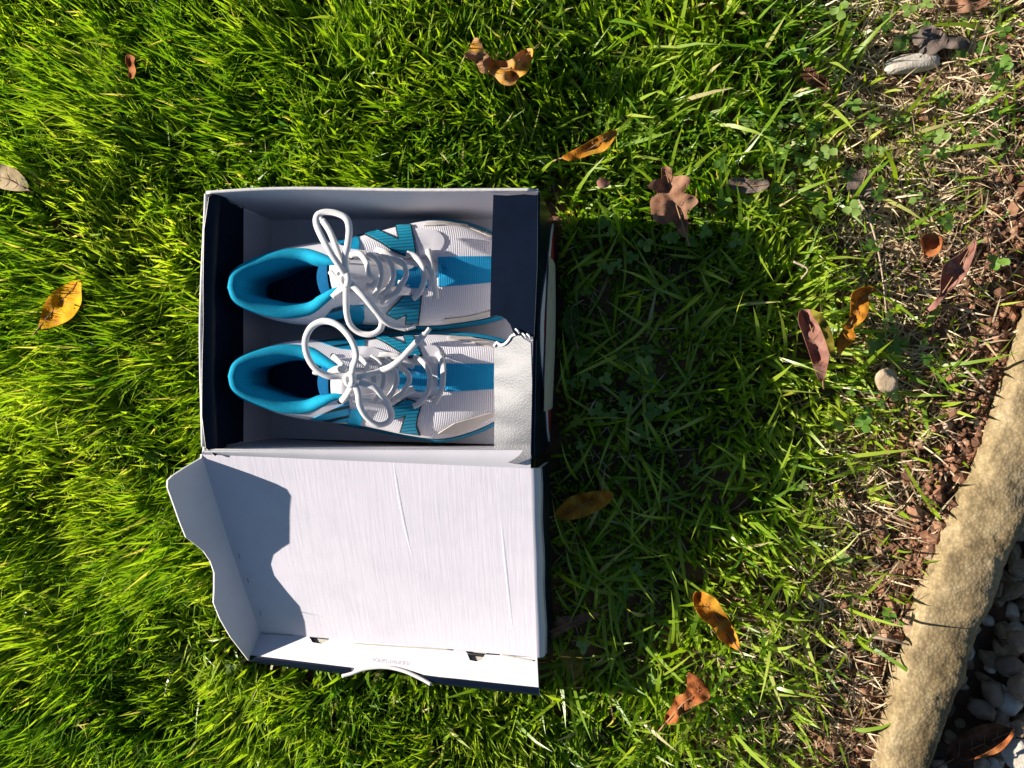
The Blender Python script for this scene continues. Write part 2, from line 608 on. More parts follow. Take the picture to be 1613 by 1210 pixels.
# walls: front face of each looks into the box
sheet('wall_panel', SQ, bil(fBL, fTL, rTL, rBL, lambda s, t: (-.004 * math.sin(s * math.pi) * t, 0, 0)), .0022, WB, box, .06, face=(1, 0, 0))
sheet('wall_panel', SQ, bil(fTR, fBR, rBR, rTR, lambda s, t: (.006 * math.sin(s * math.pi) * math.sin(t * math.pi), 0, 0)), .0022, (M_white, M_navy, M_navy), box, .06, face=(-1, 0, 0))
rw = lambda s, t: lerp(lerp(fTR, fBR, s), lerp(rTR, rBR, s), t) + Vector((.006 * math.sin(s * math.pi) * math.sin(t * math.pi) - .0012, 0, 0))
sheet('fold_strip', [(.01, .72), (.99, .72), (.99, 1.008), (.01, 1.008)], rw, .0009, (M_navy, M_navy, M_navy), box, .08, face=(-1, 0, 0))
sheet('wall_panel', SQ, bil(fTL, fTR, rTR, rTL, lambda s, t: (0, .003 * math.sin(s * math.pi) * t + .0015 * math.sin(s * 7) * t, .0012 * math.sin(s * 9 + 1) * t)), .0022, WB, box, .05, face=(0, -1, 0))
hBL, hBR = P(322, 709, ZR - .001), P(836, 709, ZR - .004)
sheet('wall_panel', SQ, bil(fBR, fBL, hBL, hBR, lambda s, t: (0, -.003 * math.sin(s * math.pi) * (1 - t), 0)), .0022, WB, box, .06, face=(0, 1, 0))
# bright cut edges on the two short rims
tube('cut_edge', [rBL + Vector((-.001, .004, .0005)), lerp(rBL, rTL, .5) + Vector((-.0048, 0, .0006)), rTL + Vector((-.001, 0, .0005))], .0019, M_edge, box, n=24, seg=8)
tube('cut_edge', [lerp(rTL, rTR, t) + Vector((0, .0012 + .003 * math.sin(t * math.pi) + .0015 * math.sin(t * 7), .0005 + .0012 * math.sin(t * 9 + 1))) for t in np.linspace(0, .985, 14)], .0016, M_edge, box, n=60, seg=8)
# navy fold-over hanging inside the left wall
def left_fold(s, t):
    a = lerp(rBL, rTL, s) + Vector((.0025 - .004 * math.sin(s * math.pi), 0, .0018))
    d = Vector((.0055, 0, -.047))
    b = math.sin(min(t, .22) / .22 * math.pi / 2)
    return a + Vector((.006 * b, 0, 0)) + d * t + Vector((.004 * math.sin(s * 3.1 + .4) * t * t, 0, 0))
sheet('end_flap', smooth_poly([(.012, 0), (.5, 0), (.988, 0), (.985, .5), (.978, .93), (.95, 1), (.5, 1.0), (.06, 1.0), (.022, .93), (.016, .5)], 3), left_fold, .0014, (M_navy, M_white, M_edge), box, .05, face=(1, 0, .2))
# right fold-over, torn in two at its thumb notch: the upper half lies nearly flat, the lower half leans towards the sun
def px_plane(o, n):
    n = n.normalized()
    def f(px, py):
        a, d = ray(px, -py)
        return a + d * ((o - a).dot(n) / d.dot(n))
    return f
hin_u = P(846, 420, ZR + .002)
n_up = Vector((-math.sin(R(6)), .02, math.cos(R(6))))
fu = px_plane(hin_u, n_up)
up_poly = [(777, -307), (800, -308), (826, -306), (847, -308), (846, -420), (841, -531), (826, -530), (812, -528), (807, -521), (804, -512), (798, -504), (791, -499), (782, -497), (772, -499), (773, -440), (775, -370)]
sheet('end_flap', up_poly, fu, .0014, (M_navy, M_white, M_edge), box, 8.0, face=(0, 0, 1))['label'] = 'flat navy half of the right end flap with the thumb notch'
hin_l = P(834, 640, ZR - .002)
def lo_map(px, py):
    # a curl: the slope steepens a little towards the torn top and relaxes at the bottom corner
    t = (-py - 530) / 200.0
    ang = 31.0 - 11.0 * max(0, t - .05) ** 1.1 + 1.5 * math.sin(py * .11) * .4
    n = Vector((-math.sin(R(ang)), .01 + .06 * max(0, t - .86) / .14, math.cos(R(ang)))).normalized()
    a, d = ray(px, -py)
    o = hin_l + Vector((-.001 * t, 0, 0))
    p = a + d * ((o - a).dot(n) / d.dot(n))
    return p + Vector((-.2, 0, .33)) * (.0003 * (float(vnoise(px, py, 14.0, 31)) - .5))
lo_poly = [(779, -544), (783, -541), (788, -545), (793, -545), (800, -540), (805, -532), (811, -528), (817, -527), (822, -530), (825, -534), (836, -540), (838, -600), (838, -660), (836, -722), (826, -726), (812, -731), (796, -728), (785, -724), (778, -720), (779, -650), (778, -600)]
sheet('end_flap', lo_poly, lo_map, .0014, (M_gloss, M_white, M_edge), box, 4.0, face=(0, 0, 1))['label'] = 'torn and creased half of the right end flap shining in the sun'
# torn white paper along the tear
torn = [lo_map(x, -y) + Vector((0, .0006, .0012)) for x, y in [(779, 547), (783, 541), (789, 545), (796, 543), (802, 537), (806, 531), (812, 528), (818, 527), (823, 531)]]
tube('torn_edge', torn, .0014, M_torn, box, n=40, seg=7, flat=.8)
for x, y in [(815, 522), (826, 529), (833, 530)]:
    q = fu(x, -y) + Vector((0, 0, .001))
    tube('torn_fibre', [q + Vector((-.0015, .002, 0)), q + Vector((.001, .0, .002)), q + Vector((.002, -.002, .0005))], .0009, M_torn, box, n=8, seg=6)
# printed band and sticker on the outside of the right wall
def right_out(y, z):
    s = (fTR.y - y) / (fTR.y - fBR.y); t = (z - ZB) / (ZR - ZB)
    p = lerp(lerp(fTR, fBR, s), lerp(rTR, rBR, s), t)
    return Vector((p.x + .006 * math.sin(s * math.pi) * math.sin(t * math.pi) + .0022, y, z))
def lens(y0, y1, zlo, zt, zmid, n=16):
    top = [(y0 + (y1 - y0) * k / n, zt + (zmid - zt) * math.sin(k / n * math.pi) ** .8) for k in range(n + 1)]
    return top + [(y1, zlo), (y0, zlo)]
def off(f, d): return lambda a, b: f(a, b) + Vector((d, 0, 0))
band = sheet('printed_band', lens(.150, -.072, .012, .022, .114), off(right_out, .0008), .0006, M_white, box, .012)
sheet('red_stripe', lens(.143, -.065, .0125, .020, .103), off(right_out, .0015), .0005, M_red, band, .012)
stk = sheet('size_sticker', [(.106, .0125), (.106, .092), (.06, .101), (-.005, .103), (-.037, .097), (-.037, .0125)], off(right_out, .0030), .0006, M_label, box, .012)

# ---- the lid, folded back over the lawn
ZH = ZR - .009
LA, LB, LC, LD = P(318, 716, ZH), P(836, 738, ZH), P(846, 1036, .056), P(410, 996, .014)
def lid_f(s, t):
    p = lerp(lerp(LA, LB, s), lerp(LD, LC, s), t)
    return p + Vector((0, 0, .005 * math.sin(t * math.pi) * (.6 + .4 * math.sin(s * 4))))
ln = (LB - LA).cross(LD - LA).normalized()
if ln.z < 0: ln = -ln
lid = sheet('lid_panel', SQ, lid_f, .003, (M_board, M_navy, M_edge), box, .04, face=(0, 0, 1))
# strip of board between the rim and the hinge crease
sheet('hinge_strip', SQ, bil(hBL + Vector((0, 0, .001)), hBR + Vector((0, 0, .001)), LB, LA, lambda s, t: (0, 0, .0015 * math.sin(t * math.pi))), .002, (M_white, M_navy, M_edge), lid, .06, face=(0, 0, 1))
# pressed creases of the board
for (a, b, c) in [((.600, .0), (.612, .30), (.632, .56)), ((.905, .03), (.915, .5), (.932, .97))]:
    pts = [lid_f(*a), lid_f(*b), lid_f(*c)]
    tube('crease', pts, .0015, M_board, lid, n=30, seg=10, flat=.14, taper=([0, .15, .8, 1], [.2, 1, .9, .1]))
# left side flap with its shaped outline
fold = (LD - LA).normalized()
out = ln.cross(fold)
if out.x > 0: out = -out
upv = (ln * math.cos(R(23)) + out * math.sin(R(23))).normalized()
fn = fold.cross(upv).normalized()
FL = (LD - LA).length
def flap_st(px, py):
    a, d = ray(px, py)
    p = a + d * ((LA - a).dot(fn) / d.dot(fn)) - LA
    return ((p.dot(fold)) / FL, p.dot(upv))
outl = [flap_st(*p) for p in [(317, 722), (290, 738), (272, 750), (265, 757), (265, 768), (275, 792), (287, 822), (298, 847), (310, 856), (325, 868), (336, 884), (342, 902), (342, 930), (341, 950), (350, 975), (365, 1004), (386, 1038)]]
fl_poly = outl[:-1] + [(1.09, outl[-1][1] * .9), (1.09, -.004), (1.0, -.001), (0.5, 0), (0, 0)]
def flap_map(s, h):
    return LA + fold * (s * FL) + upv * h + fn * (.003 * math.sin(s * 3) * h / .04) + Vector((0, 0, .005 * math.sin(s * math.pi) * .6))
sheet('lid_side_flap', fl_poly, lambda s, h: flap_map(s, h), .0022, (M_white, M_navy, M_edge), lid, .03, face=(1, 0, 0))
# small tuck slots along the side fold
for s in (.52, .66, .86):
    q = lid_f(.012 + .02 * s, s) + ln * .0006
    tube('tuck_slot', [q, q + fold * .003, q + fold * .006], .0006, M_print, lid, n=8, seg=6, flat=.3)
# front wall, leaning outwards over the grass
ff = (LC - LD).normalized()
ln2 = (ln - ff * ln.dot(ff)).normalized()
fo = ff.cross(ln2)
if fo.y > 0: fo = -fo
fup = (ln2 * math.cos(R(44)) + fo * math.sin(R(44))).normalized()
f_n = ff.cross(fup).normalized()
if f_n.z < 0: f_n = -f_n
def fw_st(px, py):
    a, d = ray(px, py)
    p = a + d * ((LD - a).dot(f_n) / d.dot(f_n)) - LD
    return (p.dot(ff), p.dot(fup))
FW = (LC - LD).length
def fw_map(s, h):
    return LD + ff * s + fup * h + f_n * (.0015 * math.sin(s * 12) * h / .04)
def hole(cx, cy, w):
    return [(cx - w, cy), (cx - w * .8, cy + w * .55), (cx, cy + w * .85), (cx + w * .8, cy + w * .55), (cx + w, cy)]
top_edge = [(848, 1083), (800, 1078), (740, 1071), (690, 1066), (668, 1063), (650, 1057), (630, 1052), (605, 1050), (585, 1052), (565, 1059), (548, 1056), (480, 1047), (391, 1032)]
h1 = [(520, 1004), (516, 1010), (505, 1014), (492, 1012), (485, 1000)]
h2 = [(764, 1031), (760, 1038), (750, 1042), (740, 1040), (735, 1028)]
fw_poly = [fw_st(*p) for p in [(409, 996), (484, 1002)] + h1[::-1][0:] + [(600, 1013), (733, 1026)] + h2[::-1] + [(846, 1036)]] + [fw_st(*p) for p in top_edge]
fw = sheet('lid_front_wall', fw_poly, fw_map, .0022, (M_white, M_navy, M_edge), lid, .006, face=(0, 0, 1))
# the two thumb-hole tabs seen through the holes, sunk a little
for hh in (h1, h2):
    c = [fw_st(*p) for p in hh]
    cx = sum(a for a, b in c) / 5
    sheet('slot_backing', [(a, b - .0008) for a, b in c] + [(c[-1][0], c[-1][1] - .002), (c[0][0], c[0][1] - .002)], lambda s, h: fw_map(s, h) - f_n * .004, .0008, (M_label, M_navy, M_edge), fw, .004, face=(0, 0, 1))
    q0, q1 = fw_map(c[-1][0], c[-1][1] + .0012), fw_map(c[0][0], c[0][1] + .0012)
    tube('slot', [q0 - f_n * .0012, (q0 + q1) / 2 - f_n * .0010, q1 - f_n * .0012], .0016, M_black, fw, n=10, seg=6, flat=.6)
# navy rolled rim beyond the white panel, broken by the finger notch
def rim_map(a, b):
    # a along the wall, b 0..1 over the roll
    top = fw_map(a, float(np.interp(a, RX, RH)))
    ang = b * R(95)
    return top + fup * (.0062 * math.sin(ang)) - f_n * (.0062 * (1 - math.cos(ang)))
te = sorted([fw_st(*p) for p in [(394, 1032), (480, 1043), (548, 1051), (668, 1064), (740, 1071), (848, 1083)]])
RX = [a for a, b in te]; RH = [b for a, b in te]
sA, sB = fw_st(556, 1052)[0], fw_st(664, 1064)[0]
for a0, a1 in ((RX[0] - .002, sA), (sB, RX[-1] + .001)):
    sheet('lid_front_rim', [(a0, 0), (a1, 0), (a1, 1), (a0, 1)], rim_map, .0015, (M_navy, M_navy, M_edge), lid, .12)
arc = [(541, 1065), (556, 1061), (572, 1055), (588, 1052), (605, 1051), (622, 1053), (640, 1058), (656, 1065), (670, 1072), (680, 1078)]
tube('finger_notch_edge', [fw_map(*fw_st(*p)) + f_n * .001 for p in arc], .0019, M_edge, lid, n=50, seg=8)
# tuck lines along the front fold
for a, b in (((550, 1013), (714, 1024)), ((788, 1031), (842, 1041)), ((412, 998), (462, 1001))):
    q0, q1 = fw_map(*fw_st(*a)), fw_map(*fw_st(*b))
    tube('tuck_line', [q0 + f_n * .0002, (q0 + q1) / 2 + f_n * .0003, q1 + f_n * .0002], .0007, M_label, lid, n=14, seg=6, flat=.4)
# tiny upside-down print near the finger notch
cu = bpy.data.curves.new('print', 'FONT')
cu.body = 'SE ROXXH LI 378 XOH'
cu.size = .0068
tmp = bpy.data.objects.new('print', cu)
COL.objects.link(tmp)
dg = bpy.context.evaluated_depsgraph_get()
tm = bpy.data.meshes.new_from_object(tmp.evaluated_get(dg))
tv = [v.co.copy() for v in tm.vertices]
tf = [tuple(p.vertices) for p in tm.polygons]
bpy.data.objects.remove(tmp)
wmax = max(v.x for v in tv)
s0, h0 = fw_st(641, 1046)
s1, h1_ = fw_st(583, 1040)
tvw = []
for v in tv:
    k = v.x / wmax
    tvw.append(fw_map(lerp(s0, s1, k), lerp(h0, h1_, k) + .0012 - v.y * .75) + f_n * .0022)
mesh_obj('printed_text', tvw, tf, M_print, fw, smooth=False)
# right side flap rolled over and hanging down
def rf_map(s, t):
    q = lid_f(1, s)
    a = min(t, .35) / .35 * R(100)
    dep = min(.050, q.z * .95)
    o2 = Vector((.0075 * math.sin(a), 0, -.0065 * (1 - math.cos(a))))
    if t > .35: o2 += Vector((.002, 0, -dep + .008)) * ((t - .35) / .65)
    w = .0015 * math.sin(s * 17) * min(t, .35)
    return q + o2 + Vector((w, 0, 0))
sheet('lid_side_flap', SQ, rf_map, .0018, (M_white, M_white, M_edge), lid, .05, face=(.7, 0, 1))
def rf2(s, t):
    return rf_map(s, .42 + t * .58) + Vector((.0012, 0, 0))
sheet('flap_print', SQ, rf2, .0008, (M_navy, M_navy, M_edge), lid, .08)

# ------------------------------------------------------------------ running shoes
ST = [  # sole u, sole half width, bite z, top u, top half width, top z, out, towards-top, bulge height
    (.006, .000, .044, .003, .000, .113, .008, .5, .5), (.009, .0105, .044, .006, .0115, .112, .008, .5, .5), (.016, .0185, .043, .014, .0195, .109, .009, .5, .5),
    (.030, .027, .043, .030, .0270, .103, .010, .5, .5), (.052, .034, .042, .052, .0325, .097, .011, .45, .5), (.078, .040, .041, .076, .0315, .094, .011, .4, .54),
    (.100, .044, .040, .096, .0235, .101, .010, .38, .58), (.118, .046, .039, .112, .0165, .103, .008, .30, .66), (.140, .049, .038, .140, .0145, .093, .006, .2, .76),
    (.165, .052, .037, .165, .0135, .083, .005, .1, .86), (.190, .054, .036, .190, .0120, .0745, .004, .05, .93), (.205, .053, .036, .204, .0065, .072, .004, .05, .95),
    (.218, .051, .036, .212, .000, .070, .004, .05, .97), (.240, .0455, .036, .232, .000, .064, .004, .05, .97), (.262, .036, .037, .254, .000, .056, .004, .05, .95),
    (.279, .0235, .038, .272, .000, .049, .003, .1, .9), (.288, .012, .039, .283, .000, .044, .003, .2, .8), (.2905, .000, .039, .2885, .000, .041, .002, .3, .6)]

def build_shoe(label, hx, hy, ang, side, spec):
    ca, sa = math.cos(R(ang)), math.sin(R(ang))
    root = empty('running_shoe', (hx + .14 * ca, hy + .14 * sa, .012), label, 'shoe', 'pair of running shoes in the box')
    def W(u, v, z):
        x = min(max((u - .19) / .1, 0), 1)
        v = v - .012 * x * x * (3 - 2 * x)
        return Vector((hx + u * ca - side * v * sa, hy + u * sa + side * v * ca, z))
    # dense stations
    cols = list(zip(*ST))
    ns = 70
    def samp(c):
        return [p.x for p in catmull([Vector((v, 0, 0)) for v in c], ns)]
    D = [samp(c) for c in cols]
    stn = []
    for sgn in (1, -1):
        row = []
        for i in range(ns):
            row.append([D[k][i] for k in range(9)] + [sgn])
        stn.append(row)
    loop = stn[0][::-1] + stn[1][1:]            # toe -> outer side -> heel -> inner side -> toe
    Bp = [(a[0], a[9] * max(a[1], 0) * (1 if a[9] > 0 else .96), a[2]) for a in loop]
    Tp = [(a[3], a[9] * max(a[4], 0), a[5]) for a in loop]
    n = len(loop)
    outs = []
    for i in range(n):
        a, b = Bp[max(i - 1, 0)], Bp[min(i + 1, n - 1)]
        t = Vector((b[0] - a[0], b[1] - a[1]))
        o = Vector((-t.y, t.x))
        if o.length < 1e-9: o = Vector((1, 0))
        o.normalize()
        c = Vector((Bp[i][0] - .13, Bp[i][1]))
        if o.dot(c) < 0: o = -o
        outs.append(o)
    def surf(i, w):
        a = loop[i]
        b, t = Bp[i], Tp[i]
        cx = b[0] + outs[i].x * a[6] + (t[0] - b[0]) * a[7]
        cy = b[1] + outs[i].y * a[6] + (t[1] - b[1]) * a[7]
        cz = b[2] + (t[2] - b[2]) * a[8] + (.004 if a[8] > .7 else 0)
        q = (1 - w) ** 2, 2 * w * (1 - w), w * w
        u = q[0] * b[0] + q[1] * cx + q[2] * t[0]
        v = q[0] * b[1] + q[1] * cy + q[2] * t[1]
        z = q[0] * b[2] + q[1] * cz + q[2] * t[2]
        return W(u, v, z)
    nv = 18
    up_rows = [[surf(i, w) for w in np.linspace(0, 1, nv)] for i in range(n)]
    upper = grid_obj('upper', up_rows, M_mesh, root)
    # midsole
    levels = [(.0125, -.004), (.0145, .0015), (.022, .004), (.031, .0045), (None, .0042), ('b', .001)]
    ms_rows = []
    for i in range(n):
        b = Bp[i]
        r_ = []
        for (z, o) in levels:
            zz = b[2] - .001 if z is None else (b[2] + .003 if z == 'b' else z)
            r_.append(W(b[0] + outs[i].x * o, b[1] + outs[i].y * o, zz))
        ms_rows.append(r_)
    mid = grid_obj('midsole', ms_rows, M_sole, root)
    so = [r_[0] for r_ in ms_rows]
    mesh_obj('outsole', [p + Vector((0, 0, -.0003)) for p in so] + [p + Vector((0, 0, .002)) for p in so], [tuple(range(n)), tuple(range(2 * n - 1, n - 1, -1))], M_outsole, root, smooth=False)
    # collar lining
    i0 = [i for i in range(n) if loop[i][3] <= .118 or (loop[i][3] <= .2 and False)]
    rows_l = []
    cen = Vector((.065, 0))
    for i in i0:
        t = Tp[i]
        a, b = Tp[max(i - 1, 0)], Tp[min(i + 1, n - 1)]
        tv_ = Vector((b[0] - a[0], b[1] - a[1]))
        o = Vector((-tv_.y, tv_.x)).normalized()
        if o.dot(cen - Vector((t[0], t[1]))) < 0: o = -o
        thick = float(np.interp(t[0], [0, .03, .09, .118], [.85, 1.0, .85, .45]))
        r_ = []
        for (d, dz) in ((-.0016, -.0040), (-.0010, -.0008), (.0014, .0020), (.005, .0032), (.009, .0022), (.0125, -.0020), (.0150, -.0090), (.0155, -.019), (.0135, -.034), (.0115, -.050), (.0105, -.068)):
            dd = d * thick
            z = max(t[2] + dz * (1 if dz > -.01 else thick), .034)
            r_.append(W(t[0] + o.x * dd, t[1] + o.y * dd, z))
        rows_l.append(r_)
    grid_obj('collar_lining', rows_l, M_cyan_l, root)
    # insole
    us = np.linspace(.012, .205, 30)
    hw = [float(np.interp(u, [a[0] for a in ST[:13]], [a[1] for a in ST[:13]])) * .92 for u in us]
    grid_obj('insole', [[W(u, v * h, .0365 + .004 * abs(v) ** 3) for v in np.linspace(-1, 1, 9)] for u, h in zip(us, hw)], M_ins, root)
    # tongue
    def tong(u, v):
        zt = float(np.interp(u, [.086, .100, .115, .14, .165, .19, .207], [.094, .103, .1055, .0965, .0855, .0765, .071]))
        hwid = float(np.interp(u, [.086, .09, .1, .13, .207], [.013, .020, .022, .021, .018]))
        return W(u, v * hwid, zt - .009 * v * v - (.012 if False else 0))
    tu = np.linspace(.086, .207, 36)
    tongue_rows = [[tong(u, v) for v in np.linspace(-1, 1, 11)] for u in tu]
    grid_obj('tongue', tongue_rows[5:], M_syn, root)
    tip = [[tong(u, v) + Vector((0, 0, .0012)) for v in np.linspace(-1, 1, 11)] for u in np.linspace(.087, .1015, 8)]
    tip = [[p + Vector((-.003, 0, -.016)) for p in tip[0]], [p + Vector((-.0015, 0, -.005)) for p in tip[0]]] + tip
    grid_obj('tongue_tip', tip, M_tip, root)
    # things printed or stitched on: outlines dropped on the finished surface
    allv = [p for r_ in up_rows for p in r_]
    allf = []
    for i in range(n - 1):
        for j in range(nv - 1):
            a = i * nv + j
            allf.append((a, a + nv, a + nv + 1, a + 1))
    o0 = len(allv)
    allv += [p for r_ in tongue_rows for p in r_]
    for i in range(len(tongue_rows) - 1):
        for j in range(10):
            a = o0 + i * 11 + j
            allf.append((a, a + 11, a + 12, a + 1))
    bvh = BVHTree.FromPolygons([tuple(p) for p in allv], allf)
    def hit(px, py):
        a, d = ray(px, py)
        h, nn, ix, ds = bvh.ray_cast(a, d)
        if h is None:
            q = P(px, py, .055)
            h, nn, ix, ds = bvh.find_nearest(q)
        if nn.z < 0: nn = -nn
        return h, nn
    def drop(name, poly, mat, lift, parent=root, step=4.0, sm=False):
        pl = [(x, -y) for x, y in poly]
        if sm: pl = smooth_poly(pl, 4)
        return sheet(name, pl, lambda x, y: hit(x, -y)[0] + hit(x, -y)[1] * lift, .0008, mat, parent, step, normals=lambda x, y: hit(x, -y)[1])
    def grow(poly, d):
        m = len(poly)
        area = sum(poly[i][0] * poly[(i + 1) % m][1] - poly[(i + 1) % m][0] * poly[i][1] for i in range(m))
        s_ = 1 if area > 0 else -1
        outp = []
        for i in range(m):
            a, b, c = Vector(poly[i - 1]), Vector(poly[i]), Vector(poly[(i + 1) % m])
            e1, e2 = (b - a).normalized(), (c - b).normalized()
            n1, n2 = Vector((e1.y, -e1.x)) * s_, Vector((e2.y, -e2.x)) * s_
            q = (n1 + n2)
            q = q / max(.5, q.length_squared / 2)
            outp.append((b.x + q.x * d, b.y + q.y * d))
        return outp
    for name, poly, mat, lift, outline, sm in spec['drops']:
        par = root
        if outline:
            par = drop(name + '_outline' if not name.endswith('logo') else 'logo_outline', grow(poly, outline), M_black, lift - .0007, root, 4.0, sm)
        drop(name, poly, mat, lift, par, 4.0, sm)
    # laces
    def lift_pts(pts):
        outp = []
        for (x, y, h) in pts:
            if h < .05:
                q, nn = hit(x, y)
                outp.append(P(x, y, q.z + h))
            else:
                outp.append(P(x, y, h - .0055))
        return outp
    for nm, pts, r_, fl in spec['laces']:
        tube(nm, lift_pts(pts), r_, M_lace, root, n=len(pts) * 7, seg=12, flat=fl * .72)
    for pts in spec['aglets']:
        tube('aglet', lift_pts(pts), .0021, M_aglet, root, n=10, seg=8)
    kx, ky, kz = spec['knot']
    kp = P(kx, ky, kz - .0055)
    tube('knot', [kp + Vector(d) for d in ((-.002, .0045, -.002), (-.0035, 0, .003), (-.001, -.005, .001), (.003, -.003, .0035), (.0025, .003, .0035), (-.001, .005, .002))], .0034, M_lace, root, n=30, seg=10)
    # eyelets
    for (x, y) in spec['eyelets']:
        q, nn = hit(x, y)
        t1 = nn.orthogonal().normalized(); t2 = nn.cross(t1)
        ring = [q + nn * .0008 + t1 * .0022 * math.cos(a) + t2 * .0022 * math.sin(a) for a in np.linspace(0, 2 * math.pi, 9)]
        tube('eyelet', ring, .0007, M_black, root, n=24, seg=5)
    return root

top_spec = dict(
    drops=[
        ('toe_stripe', [(690, 405), (730, 404), (785, 404), (785, 444), (730, 449), (691, 452)], M_blue, .0010, 0, False),
        ('vamp_panel', [(622, 425), (650, 421), (672, 420), (674, 454), (650, 454), (622, 452)], M_blue, .0011, 0, False),
        ('eyestay', [(538, 400), (566, 396), (600, 404), (640, 412), (652, 420), (636, 426), (600, 420), (560, 416), (540, 415)], M_syn, .0016, 0, True),
        ('eyestay', [(540, 462), (570, 458), (600, 456), (632, 450), (648, 457), (630, 466), (606, 482), (580, 478), (550, 478)], M_syn, .0016, 0, True),
        ('brand_logo', [(560, 363), (592, 364), (629, 380), (625, 358), (647, 357), (650, 375), (654, 398), (637, 402), (618, 394), (600, 382), (578, 371)], M_cyan_s, .0024, 1.9, False),
        ('brand_logo', [(611, 493), (636, 467), (663, 467), (661, 485), (658, 508), (640, 508), (641, 492), (625, 500)], M_cyan_s, .0024, 1.9, False),
        ('side_band', [(548, 366), (563, 366), (566, 380), (566, 394), (549, 392)], M_cyan, .0012, 0, False),
        ('side_band', [(552, 478), (574, 480), (574, 500), (570, 512), (548, 512)], M_cyan, .0012, 0, False),
        ('speed_panel', [(524, 486), (548, 478), (549, 508), (520, 512), (500, 512)], M_speed, .0011, 0, False),
        ('speed_panel', [(470, 378), (500, 368), (545, 366), (546, 390), (520, 380), (495, 376)], M_speed, .0011, 0, False),
        ('toe_guard', [(668, 357), (700, 355), (740, 361), (775, 372), (775, 366), (740, 356), (700, 350), (672, 352)], M_cream, .0012, 0, False),
        ('toe_guard', [(700, 502), (740, 497), (775, 488), (775, 494), (742, 504), (702, 508)], M_cream, .0012, 0, False),
        ('forefoot_overlay', [(652, 362), (668, 362), (690, 366), (700, 380), (690, 398), (664, 406), (657, 384)], M_syn, .0010, 0, True),
        ('heel_tab', [(364, 452), (366, 438), (372, 428), (373, 440), (371, 458), (373, 474), (369, 472)], M_cyan_l, .0012, 0, False),
    ],
    laces=[
        ('lace', [(674, 393, .003), (677, 408, .007), (681, 432, .010), (685, 452, .007), (687, 470, .003)], .0030, .8),
        ('lace', [(641, 399, .003), (655, 405, .006), (667, 425, .009), (668, 443, .009), (661, 460, .006), (651, 471, .003)], .0028, .8),
        ('lace', [(618, 408, .004), (633, 412, .007), (640, 430, .008), (634, 446, .008), (622, 462, .004)], .0028, .75),
        ('lace', [(600, 398, .004), (614, 412, .007), (620, 432, .009), (614, 450, .008), (600, 466, .004)], .0028, .75),
        ('lace', [(578, 400, .004), (594, 410, .008), (601, 430, .010), (598, 450, .009), (590, 466, .004)], .0028, .75),
        ('lace', [(552, 402, .004), (566, 400, .008), (577, 414, .011), (582, 432, .012), (592, 440, .011), (588, 450, .010), (577, 450, .009)], .0029, .8),
        ('lace', [(640, 420, .005), (625, 410, .006), (608, 398, .006), (592, 392, .003)], .0030, .6),
        ('lace', [(632, 442, .006), (628, 458, .007), (612, 468, .006), (600, 478, .003)], .0030, .6),
        ('lace', [(520, 428, .005), (528, 438, .008), (537, 446, .012)], .0026, .85),
        ('lace', [(524, 468, .004), (532, 460, .008), (543, 450, .012)], .0030, .85),
        ('lace_loop', [(548, 440, .1215), (534, 418, .130), (518, 394, .136), (505, 370, .136), (498, 352, .134), (500, 339, .133), (512, 334, .132), (530, 336, .132), (545, 344, .133), (550, 360, .134), (548, 384, .133), (543, 408, .129), (547, 436, .121)], .0031, .9),
        ('lace_end', [(508, 347, .125), (518, 362, .126), (526, 380, .127), (534, 402, .126), (541, 424, .124), (546, 438, .121)], .0030, .9),
        ('lace_loop', [(545, 444, .121), (545, 466, .120), (546, 492, .114), (552, 512, .106), (566, 524, .101), (584, 527, .100), (598, 520, .101), (602, 508, .104), (598, 498, .108), (584, 478, .116), (568, 462, .120), (552, 446, .122)], .0031, .9),
        ('lace_end', [(550, 444, .122), (572, 466, .121), (592, 490, .115), (608, 507, .108), (624, 514, .102), (641, 518, .098)], .0030, .85),
    ],
    aglets=[[(641, 518, .098), (648, 516, .0975), (654, 514, .097)], [(508, 347, .125), (505, 343, .1245), (502, 340, .124)]],
    knot=(546, 440, .1205),
    eyelets=[(553, 406), (580, 404), (604, 402), (520, 466), (560, 470), (590, 470)])

